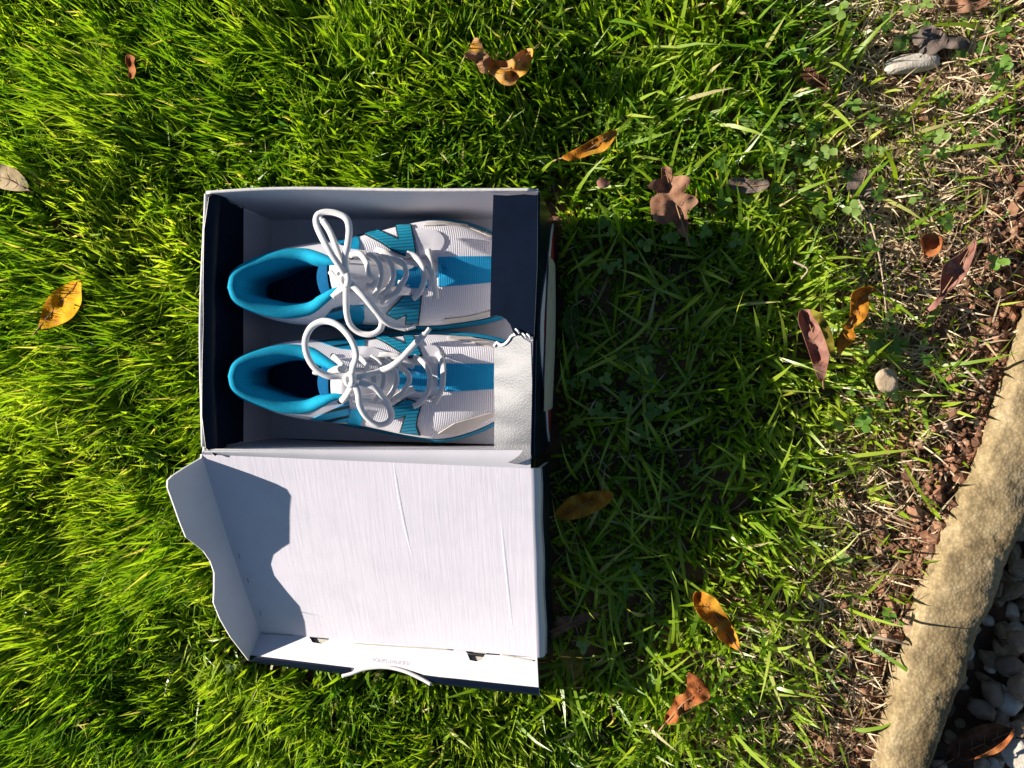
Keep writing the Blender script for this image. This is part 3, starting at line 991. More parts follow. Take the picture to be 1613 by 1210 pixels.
bot_spec = dict(
    drops=[
        ('toe_stripe', [(690, 573), (730, 573), (786, 573), (786, 612), (730, 616), (690, 617)], M_blue, .0010, 0, False),
        ('vamp_panel', [(624, 578), (650, 576), (676, 575), (677, 617), (650, 616), (624, 612)], M_blue, .0011, 0, False),
        ('eyestay', [(556, 550), (580, 548), (610, 556), (640, 566), (654, 574), (640, 580), (606, 574), (576, 568), (558, 566)], M_syn, .0016, 0, True),
        ('eyestay', [(552, 622), (580, 620), (606, 616), (636, 612), (652, 617), (636, 627), (612, 642), (586, 640), (560, 634)], M_syn, .0016, 0, True),
        ('brand_logo', [(588, 532), (606, 532), (641, 545), (637, 532), (651, 532), (656, 545), (663, 560), (644, 563), (628, 553), (608, 541)], M_cyan_s, .0024, 1.8, False),
        ('brand_logo', [(613, 645), (641, 628), (663, 637), (657, 655), (655, 670), (660, 682), (632, 678), (640, 653), (618, 659)], M_cyan_s, .0024, 1.9, False),
        ('side_band', [(559, 530), (574, 531), (575, 545), (574, 556), (560, 553)], M_cyan, .0012, 0, False),
        ('side_band', [(552, 645), (572, 644), (572, 656), (568, 670), (548, 668)], M_cyan, .0012, 0, False),
        ('speed_panel', [(516, 648), (550, 632), (551, 642), (549, 664), (520, 664), (488, 660)], M_speed, .0011, 0, False),
        ('speed_panel', [(490, 534), (520, 530), (558, 530), (558, 552), (536, 550), (510, 542)], M_speed, .0011, 0, False),
        ('toe_guard', [(690, 682), (716, 666), (745, 658), (778, 648), (778, 655), (748, 672), (716, 683)], M_cream, .0012, 0, False),
        ('toe_guard', [(706, 530), (740, 532), (770, 540), (790, 549), (790, 555), (768, 547), (738, 538), (706, 535)], M_cream, .0012, 0, False),
        ('forefoot_overlay', [(664, 548), (684, 545), (694, 556), (690, 570), (672, 572), (666, 560)], M_syn, .0010, 0, True),
        ('heel_tab', [(366, 592), (368, 578), (374, 568), (375, 580), (373, 594), (375, 610), (371, 608)], M_cyan_l, .0012, 0, False),
    ],
    laces=[
        ('lace', [(690, 556, .003), (697, 572, .008), (698, 592, .010), (695, 614, .008), (684, 636, .003)], .0030, .8),
        ('lace', [(652, 562, .003), (668, 572, .007), (677, 592, .010), (674, 616, .008), (662, 634, .005), (651, 640, .003)], .0028, .8),
        ('lace', [(628, 578, .004), (640, 586, .007), (645, 598, .008), (638, 612, .008), (628, 626, .004)], .0028, .75),
        ('lace', [(606, 566, .004), (620, 580, .008), (625, 598, .010), (619, 616, .008), (606, 634, .004)], .0028, .75),
        ('lace', [(584, 562, .004), (598, 574, .009), (605, 594, .011), (600, 614, .010), (590, 634, .004)], .0028, .75),
        ('lace', [(565, 562, .004), (574, 572, .009), (584, 588, .012), (590, 600, .012), (582, 610, .010)], .0029, .8),
        ('lace', [(652, 612, .005), (638, 618, .007), (622, 628, .006), (606, 638, .003)], .0032, .6),
        ('lace', [(652, 578, .005), (634, 568, .006), (616, 560, .006), (598, 560, .003)], .0030, .6),
        ('lace', [(525, 561, .004), (536, 572, .009), (546, 584, .013)], .0028, .9),
        ('lace', [(519, 588, .117), (532, 582, .119), (546, 584, .120)], .0036, .8),
        ('lace', [(538, 632, .004), (546, 622, .009), (554, 608, .013)], .0032, .85),
        ('lace_loop', [(553, 596, .121), (556, 578, .129), (561, 558, .136), (552, 534, .139), (533, 513, .139), (511, 506, .138), (491, 515, .137), (481, 536, .136), (484, 560, .134), (497, 581, .131), (516, 592, .127), (536, 593, .123), (550, 592, .121)], .0031, .9),
        ('lace_loop', [(558, 604, .121), (564, 620, .121), (567, 640, .117), (578, 658, .110), (594, 669, .104), (610, 666, .101), (617, 655, .102), (612, 640, .107), (602, 624, .113), (590, 610, .118), (566, 602, .121)], .0031, .9),
        ('lace_end', [(600, 584, .110), (618, 576, .112), (634, 563, .112), (648, 548, .111), (661, 534, .110), (670, 526, .1095)], .0030, .85),
        ('lace_end', [(556, 596, .122), (572, 592, .120), (588, 588, .114), (600, 584, .110)], .0028, .85),
        ('lace_end', [(598, 562, .005), (612, 559, .007), (628, 560, .008), (640, 566, .005)], .0022, .8),
    ],
    aglets=[[(670, 526, .1095), (674, 521, .109), (677, 517, .109)], [(521, 590, .126), (500, 588, .129), (494, 586, .129)]],
    knot=(553, 597, .121),
    eyelets=[(525, 561), (570, 560), (600, 560), (536, 632), (566, 628), (596, 628)])

shoe_a = build_shoe('white and cyan running shoe at the far side, its bow loop towards the wall', -.393, .0800, 5.6, 1, top_spec)
shoe_b = build_shoe('white and cyan running shoe beside the folded-back lid, its round bow loop over the collar', -.393, -.0045, -3.1, -1, bot_spec)

# ------------------------------------------------------------------ fallen leaves
LEAF_POLYS = []
def leaf_mat(name, c1, c2, c3, trans=.25, scale=70):
    m = leafy(name, [(.32, c1), (.5, c2), (.66, c3)], None, scale, trans, .75, (1.2, 1.0, .6), spec=.12)
    nt = m.node_tree
    b = nt.nodes['Principled BSDF']
    n2 = N(nt, 'ShaderNodeTexNoise', Scale=500.0, Detail=4.0)
    nt.links.new(coords(nt), n2.inputs['Vector'])
    add_bump(nt, b, n2.outputs['Fac'], .35, .001)
    return m

ML = dict(
    cream=leaf_mat('cream_leaf', (.46, .33, .17), (.60, .46, .25), (.66, .54, .34)),
    yellow=leaf_mat('yellow_leaf', (.66, .24, .003), (.86, .43, .003), (.86, .52, .006)),
    amber=leaf_mat('amber_leaf', (.26, .08, .006), (.50, .20, .018), (.54, .31, .035)),
    curl=leaf_mat('orange_brown_leaf', (.40, .20, .10), (.50, .27, .12), (.64, .32, .03), scale=45),
    tan=leaf_mat('tan_leaf', (.26, .12, .06), (.40, .22, .12), (.46, .28, .16)),
    oak=leaf_mat('oak_leaf', (.20, .095, .055), (.30, .155, .09), (.37, .21, .13)),
    grey=leaf_mat('grey_leaf', (.11, .085, .07), (.18, .14, .115), (.24, .19, .16)),
    pink=leaf_mat('pinkish_leaf', (.20, .085, .06), (.30, .14, .105), (.36, .20, .15)),
    rust=leaf_mat('rust_leaf', (.20, .055, .014), (.38, .12, .035), (.44, .18, .06)),
    dark=leaf_mat('dark_leaf', (.05, .02, .012), (.10, .042, .022), (.16, .07, .035)),
    green=leaf_mat('green_leaf', (.03, .07, .012), (.05, .11, .02), (.08, .15, .03)),
    olive=leaf_mat('olive_leaf', (.12, .10, .015), (.20, .17, .02), (.28, .22, .03)))
M_rib = simple_mat('leaf_rib', (.30, .17, .075), .7, .1)

def leaf(label, outline, ribpts, z0, fold=.010, tilt=(0, 0), mat='tan', wav=.003, ribs=True, clear=.86, step=6.0, sm=4, cat='leaf', thick=.0004, group=None, stalk=True):
    """outline and midrib as photo pixels at the leaf's height; the blade folds up along the midrib and waves"""
    pl = smooth_poly([(x, -y) for x, y in outline], sm)
    rb = [Vector((x, -y)) for x, y in ribpts]
    cx = sum(p[0] for p in pl) / len(pl); cy = sum(p[1] for p in pl) / len(pl)
    w = max(3.0, max(min((Vector(p) - lerp(rb[0], rb[-1], k / 12)).length for k in range(13)) for p in pl))
    wav = wav * 1.5
    def hz(x, y):
        best = 1e9
        for i in range(len(rb) - 1):
            a, b = rb[i], rb[i + 1]
            t = max(0, min(1, (Vector((x, y)) - a).dot(b - a) / max(1e-6, (b - a).length_squared)))
            best = min(best, (Vector((x, y)) - lerp(a, b, t)).length)
        d = best / w
        return z0 + fold * d ** 1.4 + tilt[0] * (x - cx) / 100 + tilt[1] * (y - cy) / 100 + wav * (float(vnoise(x, y, 17.0, 41)) - .5) * 2 + wav * .8 * (float(vnoise(x, y, 7.0, 42)) - .5)
    f = lambda x, y: P(x, -y, hz(x, y))
    c0 = f(cx, cy)
    nrm = lambda x, y: Vector((0, 0, 1))
    o = sheet('fallen_leaf', pl, f, thick, ML[mat], None, step, loc=tuple(c0))
    tag(o, label, cat, group)
    if ribs:
        mp = [f(p.x, p.y) + Vector((0, 0, .0004)) for p in rb]
        tube('midrib', mp, .0007, M_rib, o, n=16, seg=6, taper=([0, 1], [1.2, .4]))
        # side veins
        L = (rb[-1] - rb[0])
        pr = Vector((-L.y, L.x)).normalized()
        for k in np.linspace(.22, .78, 4):
            q = lerp(rb[0], rb[-1], k)
            for s in (1, -1):
                e = None
                for m_ in np.linspace(.8, .2, 7):
                    c = q + pr * (s * w * m_) + L.normalized() * w * m_ * .6
                    if inside(pl, c.x, c.y):
                        e = c
                        break
                if e is not None:
                    md = lerp(q, e, .5)
                    tube('vein', [f(a.x, a.y) + Vector((0, 0, .0001)) for a in (q, md, e)], .0003, M_rib, o, n=7, seg=5, flat=.5, taper=([0, 1], [1, .4]))
    if stalk:
        d = (rb[0] - rb[1]).normalized() * max(8, w * .45)
        e = rb[0] + d
        tube('leaf_stalk', [f(rb[0].x, rb[0].y), P((rb[0] + d * .5).x, -(rb[0] + d * .5).y, z0 + .001), P(e.x, -e.y, z0 - .004)], .0009, M_rib, o, n=8, seg=6)
    LEAF_POLYS.append(([tuple(f(*p).xy) for p in pl], z0, clear))
    return o

leaf('pale cream oval leaf cut off by the left edge of the lawn', [(-30, 262), (0, 258), (18, 262), (34, 275), (44, 290), (42, 300), (24, 301), (0, 297), (-25, 290)], [(42, 298), (10, 282), (-26, 274)], .068, .001, mat='cream', wav=.0012)
leaf('bright yellow-orange pointed leaf left of the box heel end', [(126, 441), (128, 460), (127, 480), (112, 502), (84, 515), (62, 517), (64, 500), (70, 478), (84, 460), (108, 446)], [(58, 521), (82, 492), (106, 464), (122, 444)], .066, .003, mat='yellow', wav=.002)
leaf('small rust leaf scrap standing in tall grass near the top left', [(200, 86), (212, 90), (211, 100), (214, 112), (209, 124), (202, 120), (203, 108), (198, 98)], [(206, 124), (207, 104), (205, 88)], .062, .004, mat='rust', ribs=False, stalk=False)
leaf('dark brown leaf half sunk in the grass above the yellow leaf', [(86, 345), (104, 350), (116, 362), (116, 376), (108, 386), (92, 376), (84, 360)], [(112, 384), (100, 365), (90, 348)], .034, .004, mat='dark', clear=.6)
leaf('curled orange-brown lobed leaf above the box', [(731, 88), (738, 78), (748, 60), (757, 64), (762, 78), (775, 92), (800, 96), (818, 82), (838, 76), (838, 92), (832, 112), (816, 124), (808, 134), (790, 132), (776, 118), (758, 114), (750, 100), (740, 94)], [(835, 82), (806, 106), (778, 104), (752, 82)], .063, .010, mat='curl', wav=.007, step=5)
leaf('long amber leaf lying aslant above the flat navy flap', [(886, 246), (904, 236), (920, 228), (940, 216), (964, 205), (972, 208), (966, 222), (952, 238), (930, 244), (906, 252), (890, 252)], [(880, 251), (920, 238), (950, 222), (969, 208)], .052, .007, mat='amber')
leaf('brown lobed oak leaf at the corner of the box shadow', [(1042, 266), (1050, 262), (1058, 266), (1060, 278), (1076, 276), (1088, 282), (1082, 296), (1078, 304), (1092, 308), (1100, 318), (1090, 328), (1082, 334), (1084, 348), (1082, 372), (1070, 368), (1060, 350), (1044, 354), (1030, 346), (1024, 326), (1026, 312), (1036, 304), (1022, 296), (1028, 284), (1042, 280)], [(1080, 370), (1066, 326), (1056, 296), (1048, 268)], .046, .006, mat='oak', wav=.004, step=5, sm=3)
leaf('grey-brown weathered leaf in the grass right of the oak leaf', [(1148, 284), (1165, 280), (1190, 284), (1206, 282), (1212, 292), (1196, 302), (1172, 304), (1154, 298)], [(1150, 292), (1180, 293), (1208, 291)], .030, .004, mat='grey', clear=.75)
leaf('curled pinkish-brown leaf with a yellow edge beside the box shadow', [(1259, 492), (1268, 487), (1284, 490), (1296, 500), (1304, 520), (1308, 545), (1304, 575), (1296, 602), (1286, 590), (1276, 560), (1266, 530), (1258, 508)], [(1296, 600), (1290, 560), (1280, 525), (1268, 492)], .040, .016, mat='pink', wav=.004)
leaf('yellow-green rolled leaf edge standing behind the pinkish leaf', [(1276, 488), (1290, 492), (1302, 506), (1312, 530), (1314, 552), (1308, 560), (1300, 536), (1290, 512), (1280, 498)], [(1310, 556), (1300, 520), (1280, 492)], .055, .004, mat='olive', ribs=False, stalk=False)
leaf('twisted orange and brown leaf between the pinkish leaf and the red leaf', [(1344, 460), (1362, 452), (1376, 452), (1380, 458), (1368, 466), (1369, 484), (1364, 500), (1352, 512), (1344, 518), (1348, 530), (1340, 540), (1332, 548), (1322, 560), (1318, 548), (1322, 528), (1334, 508), (1340, 490), (1340, 474)], [(1320, 556), (1340, 512), (1352, 480), (1376, 455)], .042, .009, mat='amber', wav=.005, step=5)
leaf('reddish-brown folded leaf close to the kerb on bare soil', [(1537, 374), (1538, 388), (1532, 408), (1522, 432), (1508, 448), (1496, 458), (1484, 472), (1474, 486), (1458, 492), (1468, 478), (1480, 464), (1482, 440), (1488, 416), (1510, 402), (1526, 388)], [(1458, 492), (1484, 462), (1508, 424), (1537, 374)], .022, .012, mat='pink', wav=.004, step=5)
leaf('small copper leaf curled like a cup left of the red leaf', [(1450, 378), (1460, 368), (1474, 368), (1484, 376), (1482, 392), (1474, 402), (1458, 404), (1454, 394)], [(1456, 402), (1466, 388), (1478, 370)], .016, .008, mat='rust', ribs=False)
leaf('orange leaf lying in the shade next to the lid', [(872, 812), (884, 796), (900, 782), (928, 775), (954, 773), (966, 778), (962, 790), (946, 802), (922, 814), (898, 819), (880, 818)], [(870, 814), (906, 800), (936, 788), (964, 778)], .038, .003, mat='amber', clear=.95)
leaf('golden leaf with a brown tip below the box shadow', [(1092, 940), (1098, 932), (1112, 934), (1128, 944), (1140, 962), (1152, 984), (1162, 1004), (1164, 1024), (1150, 1018), (1134, 1008), (1124, 990), (1104, 972), (1094, 956)], [(1166, 1026), (1146, 998), (1124, 968), (1100, 938)], .044, .008, mat='amber', wav=.004)
leaf('crumpled copper leaf in the grass below the golden leaf', [(1084, 1060), (1098, 1066), (1112, 1080), (1118, 1100), (1104, 1108), (1090, 1114), (1072, 1126), (1066, 1138), (1050, 1140), (1048, 1128), (1058, 1112), (1064, 1098), (1080, 1090), (1082, 1074)], [(1050, 1138), (1076, 1108), (1100, 1090), (1090, 1066)], .042, .010, mat='rust', wav=.006, step=5)
leaf('brown leaf in the dark shade touching the lid corner', [(850, 1004), (866, 988), (884, 972), (906, 970), (930, 964), (944, 970), (920, 980), (900, 990), (880, 1000), (862, 1008)], [(850, 1006), (884, 986), (940, 968)], .024, .003, mat='oak', clear=.9)
leaf('dull yellow leaf tip in the shade below the lid corner', [(880, 1030), (896, 1024), (912, 1026), (918, 1042), (916, 1060), (904, 1070), (892, 1054)], [(904, 1070), (900, 1048), (898, 1026)], .026, .003, mat='olive', clear=.9)
leaf('dark brown leaf hidden in grass at the top right', [(1262, 112), (1276, 106), (1296, 118), (1306, 132), (1298, 141), (1280, 134), (1266, 124)], [(1304, 138), (1284, 124), (1266, 110)], .030, .003, mat='dark', clear=.7)
leaf('rust leaf scrap left of the shoebox', [(184, 566), (196, 560), (212, 562), (210, 570), (196, 575), (186, 573)], [(186, 570), (210, 566)], .040, .003, mat='rust', ribs=False, stalk=False)
leaf('broad green weed leaf in the shade of the box', [(888, 498), (892, 486), (902, 482), (912, 492), (913, 512), (908, 530), (908, 542), (900, 540), (890, 522), (886, 510)], [(908, 542), (900, 512), (900, 484)], .030, .003, mat='green', clear=.9)
leaf('dark folded leaf on the gravel behind the kerb with a lit copper edge', [(1488, 1190), (1500, 1168), (1530, 1148), (1560, 1140), (1590, 1146), (1597, 1152), (1580, 1170), (1552, 1186), (1520, 1198), (1492, 1206)], [(1486, 1204), (1530, 1180), (1594, 1152)], -.014, .004, mat='dark', tilt=(.004, .02), clear=0)
leaf('copper leaf rim turned up on the gravel in a strip of sun', [(1520, 1199), (1552, 1187), (1578, 1170), (1594, 1154), (1597, 1158), (1586, 1174), (1572, 1186), (1548, 1193)], [(1522, 1198), (1572, 1180), (1595, 1156)], .004, .002, mat='rust', tilt=(.006, 0), ribs=False, stalk=False, clear=0)
leaf('grey lobed leaf litter on bare soil above the red leaf', [(1338, 282), (1350, 270), (1364, 266), (1374, 276), (1372, 292), (1378, 306), (1362, 312), (1350, 320), (1344, 304), (1334, 298)], [(1350, 318), (1358, 292), (1366, 268)], .012, .003, mat='grey', clear=.9)
leaf('purplish-grey leaf litter above the pale stone at the top right', [(1436, 60), (1452, 44), (1470, 40), (1484, 50), (1498, 56), (1520, 58), (1528, 70), (1508, 78), (1486, 76), (1470, 86), (1450, 84), (1440, 74)], [(1440, 72), (1480, 62), (1524, 64)], .016, .003, mat='grey', clear=.9)
leaf('brown leaf flake in the top right corner', [(1488, 6), (1510, 0), (1540, -6), (1560, 0), (1548, 12), (1520, 20), (1500, 18)], [(1490, 10), (1520, 8), (1556, 0)], .016, .003, mat='oak', clear=.9)
leaf('small pinkish leaf fragment just above the box shadow', [(940, 286), (950, 280), (960, 284), (958, 294), (944, 296)], [(942, 292), (958, 284)], .040, .003, mat='pink', ribs=False, stalk=False)

# ------------------------------------------------------------------ stones
def stone_mat(name, c, d):
    return simple_mat(name, c, .85, .2, 90, bump=.7, bscale=500, cc=d)
MS = dict(pale=stone_mat('pale_stone', (.60, .55, .46), (.36, .31, .25)), tan=stone_mat('tan_stone', (.46, .36, .24), (.28, .20, .12)),
          grey=stone_mat('grey_stone', (.40, .28, .18), (.24, .16, .10)), warm=stone_mat('warm_stone', (.40, .27, .17), (.22, .14, .085)), dark=stone_mat('dark_stone', (.26, .18, .115), (.15, .10, .065)))
def stone(label, px, py, z, rx, ry, rz, mat, rot=0, seed=0, cat='stone', group=None, name='stone', sub=3):
    bm = bmesh.new()
    bmesh.ops.create_icosphere(bm, subdivisions=sub, radius=1)
    rs = random.Random(seed)
    cuts = [(Vector((rs.gauss(0, 1), rs.gauss(0, 1), rs.gauss(0, 1))).normalized(), rs.uniform(.62, .9)) for _ in range(9)]
    p = P(px, py, z)
    for v in bm.verts:
        q = v.co.copy()
        for n, d in cuts:
            e = q.dot(n) - d
            if e > 0: q -= n * e * .97
        q *= 1 + .16 * (float(vnoise(q.x + seed, q.y + q.z, .30, seed)) - .5)
        q = Matrix.Rotation(rot, 3, 'Z') @ Vector((q.x * rx, q.y * ry, q.z * rz))
        v.co = q
    me = bpy.data.meshes.new(name)
    bm.to_mesh(me); bm.free()
    me.materials.append(MS[mat])
    me.polygons.foreach_set('use_smooth', [True] * len(me.polygons))
    o = bpy.data.objects.new(name, me)
    o.location = p
    COL.objects.link(o)
    tag(o, label, cat, group)
    LEAF_POLYS.append(([(p.x + rx * math.cos(a), p.y + ry * math.sin(a)) for a in np.linspace(0, 6.28, 12)], z, .9))
    return o
stone('pale flat stone half buried among weeds at the top right', 1438, 100, .010, .027, .011, .008, 'pale', .1, 3)
stone('round tan pebble in the grass left of the kerb', 1396, 599, .024, .0125, .012, .009, 'tan', .5, 5)
stone('grey stone in the soil against the kerb', 1441, 1166, .006, .012, .009, .009, 'grey', .6, 6)
stone('dark stone sunk in soil beside the kerb, above the grey stone', 1440, 985, .006, .010, .013, .009, 'warm', .2, 8)
GR = 'gravel stones behind the kerb'
for i, (lab, x, y, rx, ry, mt) in enumerate([
    ('bright white gravel stone right of the dark folded leaf', 1592, 1108, .014, .012, 'pale'),
    ('pale yellowish gravel stone at the bottom right corner', 1600, 1186, .015, .020, 'pale'),
    ('pinkish gravel stone between the two sunlit ones', 1606, 1148, .008, .009, 'warm'),
    ('grey gravel stone above the bright white one', 1566, 1092, .014, .012, 'grey'),
    ('long dark gravel stone touching the kerb shade', 1546, 1118, .016, .010, 'dark'),
    ('warm grey gravel stone at the right picture edge', 1608, 1082, .012, .014, 'warm'),
    ('flat grey gravel stone under the leaf tip', 1575, 1130, .012, .008, 'grey'),
    ('small white gravel stone at the lower picture edge', 1566, 1206, .008, .007, 'pale'),
    ('brown gravel stone farthest up along the kerb', 1606, 1010, .013, .011, 'warm'),
    ('squarish dark gravel stone below the brown one', 1590, 1050, .014, .011, 'dark'),
    ('tan gravel stone below the folded leaf', 1546, 1206, .009, .008, 'tan')]):
    stone(lab, x, y, -.024 + .004 * (i % 3), rx, ry, min(rx, ry) * .8, mt, i * .7, 20 + i, 'stone', GR, 'gravel_stone')

# loose gravel behind the kerb, and crumbs of soil in front of it
def ico_points(sub):
    bm = bmesh.new()
    bmesh.ops.create_icosphere(bm, subdivisions=sub, radius=1)
    v = np.array([tuple(x.co) for x in bm.verts])
    bm.verts.index_update()
    f = np.array([[x.index for x in p.verts] for p in bm.faces])
    bm.free()
    return v, f
def scatter(name, pos, size, mat, sub=1, attr=None):
    v, f = ico_points(sub)
    n, k = len(pos), len(v)
    ax = rng.uniform(.6, 1.25, (n, 1, 3))
    jit = 1 + rng.normal(0, .13 if sub == 1 else .055, (n, k, 1))
    q = np.repeat(v[None], n, 0)
    if sub > 1:                                   # broken faces
        for _ in range(9):
            pn = rng.normal(0, 1, (n, 1, 3)); pn /= np.linalg.norm(pn, axis=2, keepdims=True)
            e = (q * pn).sum(2, keepdims=True) - rng.uniform(.55, .85, (n, 1, 1))
            q = q - pn * np.clip(e, 0, None)
        q = q * 1.2
    q = q * ax * jit * size[:, None, None]
    a = rng.uniform(0, 6.28, n)
    c, s = np.cos(a)[:, None], np.sin(a)[:, None]
    q = np.stack([q[..., 0] * c - q[..., 1] * s, q[..., 0] * s + q[..., 1] * c, q[..., 2]], -1)
    q = q + pos[:, None]
    tr = f[None] + (np.arange(n) * k)[:, None, None]
    t = None if attr is None else ('tint', np.repeat(attr, k))
    return np_mesh(name, q.reshape(-1, 3), tris=tr.reshape(-1, 3), mat=mat, smooth=False, attr=t)
def tint_mat(name, stops, rough=.9):
    m, nt, b = node_mat(name)
    a = N(nt, 'ShaderNodeAttribute', attribute_name='tint')
    r = ramp(nt, a.outputs['Fac'], stops)
    ns = N(nt, 'ShaderNodeTexNoise', Scale=160.0, Detail=5.0)
    nt.links.new(coords(nt), ns.inputs['Vector'])
    r2 = ramp(nt, ns.outputs['Fac'], [(.3, (.6, .6, .6)), (.7, (1.15, 1.12, 1.08))])
    mx = N(nt, 'ShaderNodeMix', data_type='RGBA', blend_type='MULTIPLY')
    mx.inputs[0].default_value = 1
    nt.links.new(r.outputs[0], mx.inputs[6]); nt.links.new(r2.outputs[0], mx.inputs[7])
    nt.links.new(mx.outputs[2], b.inputs['Base Color'])
    b.inputs['Roughness'].default_value = rough
    add_bump(nt, b, ns.outputs['Fac'], .5, .001)
    return m
n = 900
y = rng.uniform(-.6, .45, n); x = kerb_x(y) + .03 + rng.uniform(0, .24, n)
sz = rng.uniform(.005, .0125, n)
g = scatter('gravel', np.stack([x, y, -.036 + rng.uniform(-.002, .006, n)], -1), sz, tint_mat('gravel_stone', [(0, (.19, .12, .065)), (.5, (.38, .26, .145)), (.85, (.56, .43, .27)), (1, (.70, .62, .50))]), 2, rng.uniform(0, 1, n))
tag(g, kind='stuff')
n = 7500
y = rng.uniform(-.6, .55, n); x = kerb_x(y) - .035 - np.abs(rng.normal(0, .050, n))
sz = rng.uniform(.0010, .0036, n) * (1 + 1.2 * (rng.uniform(0, 1, n) > .93))
c = scatter('soil_crumbs', np.stack([x, y, ground_z(x, y) + sz * .4], -1), sz, tint_mat('soil_crumb', [(0, (.10, .045, .022)), (.55, (.23, .105, .055)), (.9, (.34, .18, .10)), (1, (.42, .31, .21))]), 1, rng.uniform(0, 1, n))
tag(c, kind='stuff')

# ------------------------------------------------------------------ twigs
M_twig = simple_mat('pale_twig', (.42, .32, .22), .8, .15, 200)
for lab, pts, r_ in [
    ('pale forked twig on the soil near the round pebble', [(1502, 560, .012), (1528, 588, .016), (1554, 616, .012)], .0014),
    ('straw-coloured stalk lying across the dry grass beside the kerb', [(1370, 1002, .022), (1400, 1008, .026), (1432, 1016, .022)], .0016),
    ('thin grey twig running down the bare patch at the right', [(1352, 315, .016), (1372, 352, .020), (1388, 420, .018), (1398, 512, .016)], .0011),
    ('short dry stalk near the lid shadow edge', [(1250, 412, .040), (1272, 424, .043), (1262, 440, .040)], .0010)]:
    c0 = P(*pts[1])
    o = tube('twig', [P(*p) for p in pts], r_, M_twig, None, n=16, seg=6, taper=([0, 1], [1.2, .6]), loc=tuple(c0))
    tag(o, lab, 'twig')

# ------------------------------------------------------------------ grass
gxp = [0, 200, 400, 600, 800, 1000, 1200, 1400, 1600]
gyp = [0, 200, 400, 600, 800, 1000, 1200]
DENS = np.array([
    [1, 1, 1, 1, .85, .85, .60, .14, .10], [1, 1, 1, 1, 1, .92, .70, .16, .26], [1, 1, 1, 1, .88, .72, .85, .22, .06], [1, 1, 1, 1, .85, .66, .80, .40, .0],
    [1, 1, 1, 1, .82, .70, .64, .14, .0], [1, 1, 1, 1, .86, .80, .52, .10, .0], [1, 1, 1, 1, .95, .70, .36, .08, .0]])
CMn = np.array(CM)
def pix(x, y):
    v = np.stack([x, y, np.full_like(x, .01 - H)], -1) @ CMn
    return 806.5 + F * v[:, 0] / -v[:, 2], 605 - F * v[:, 1] / -v[:, 2]
def dens(x, y):
    """how thick the lawn is at a place on the ground"""
    u, w = pix(x, y)
    u = np.clip(u, 0, 1599.9) / 200; w = np.clip(w, 0, 1199.9) / 200
    i, j = u.astype(int), w.astype(int)
    a, b = u - i, w - j
    return (DENS[j, i] * (1 - a) + DENS[j, i + 1] * a) * (1 - b) + (DENS[j + 1, i] * (1 - a) + DENS[j + 1, i + 1] * a) * b

def in_poly(poly, x, y):
    c = np.zeros(len(x), bool)
    m = len(poly); j = m - 1
    for i in range(m):
        xi, yi = poly[i]; xj, yj = poly[j]
        if yi != yj:
            c ^= ((yi > y) != (yj > y)) & (x < (xj - xi) * (y - yi) / (yj - yi) + xi)
        j = i
    return c

box_poly = [(BX0 - .004, BY0 - .006), (BX1 + .006, BY0 - .006), (BX1 + .006, BY1 + .006), (BX0 - .006, BY1 + .006)]
lid_poly = [tuple(p.xy) for p in (LA + Vector((-.005, .01, 0)), LB + Vector((.012, .01, 0)), LC + Vector((.012, 0, 0)), LC + fup * .046 + Vector((.004, -.002, 0)), LD + fup * .040 + Vector((-.012, -.002, 0)), LD + Vector((-.014, 0, 0)), LA + fold * .12 + upv * .045, LA + fold * .03 + upv * .045 + Vector((-.004, 0, 0)))]

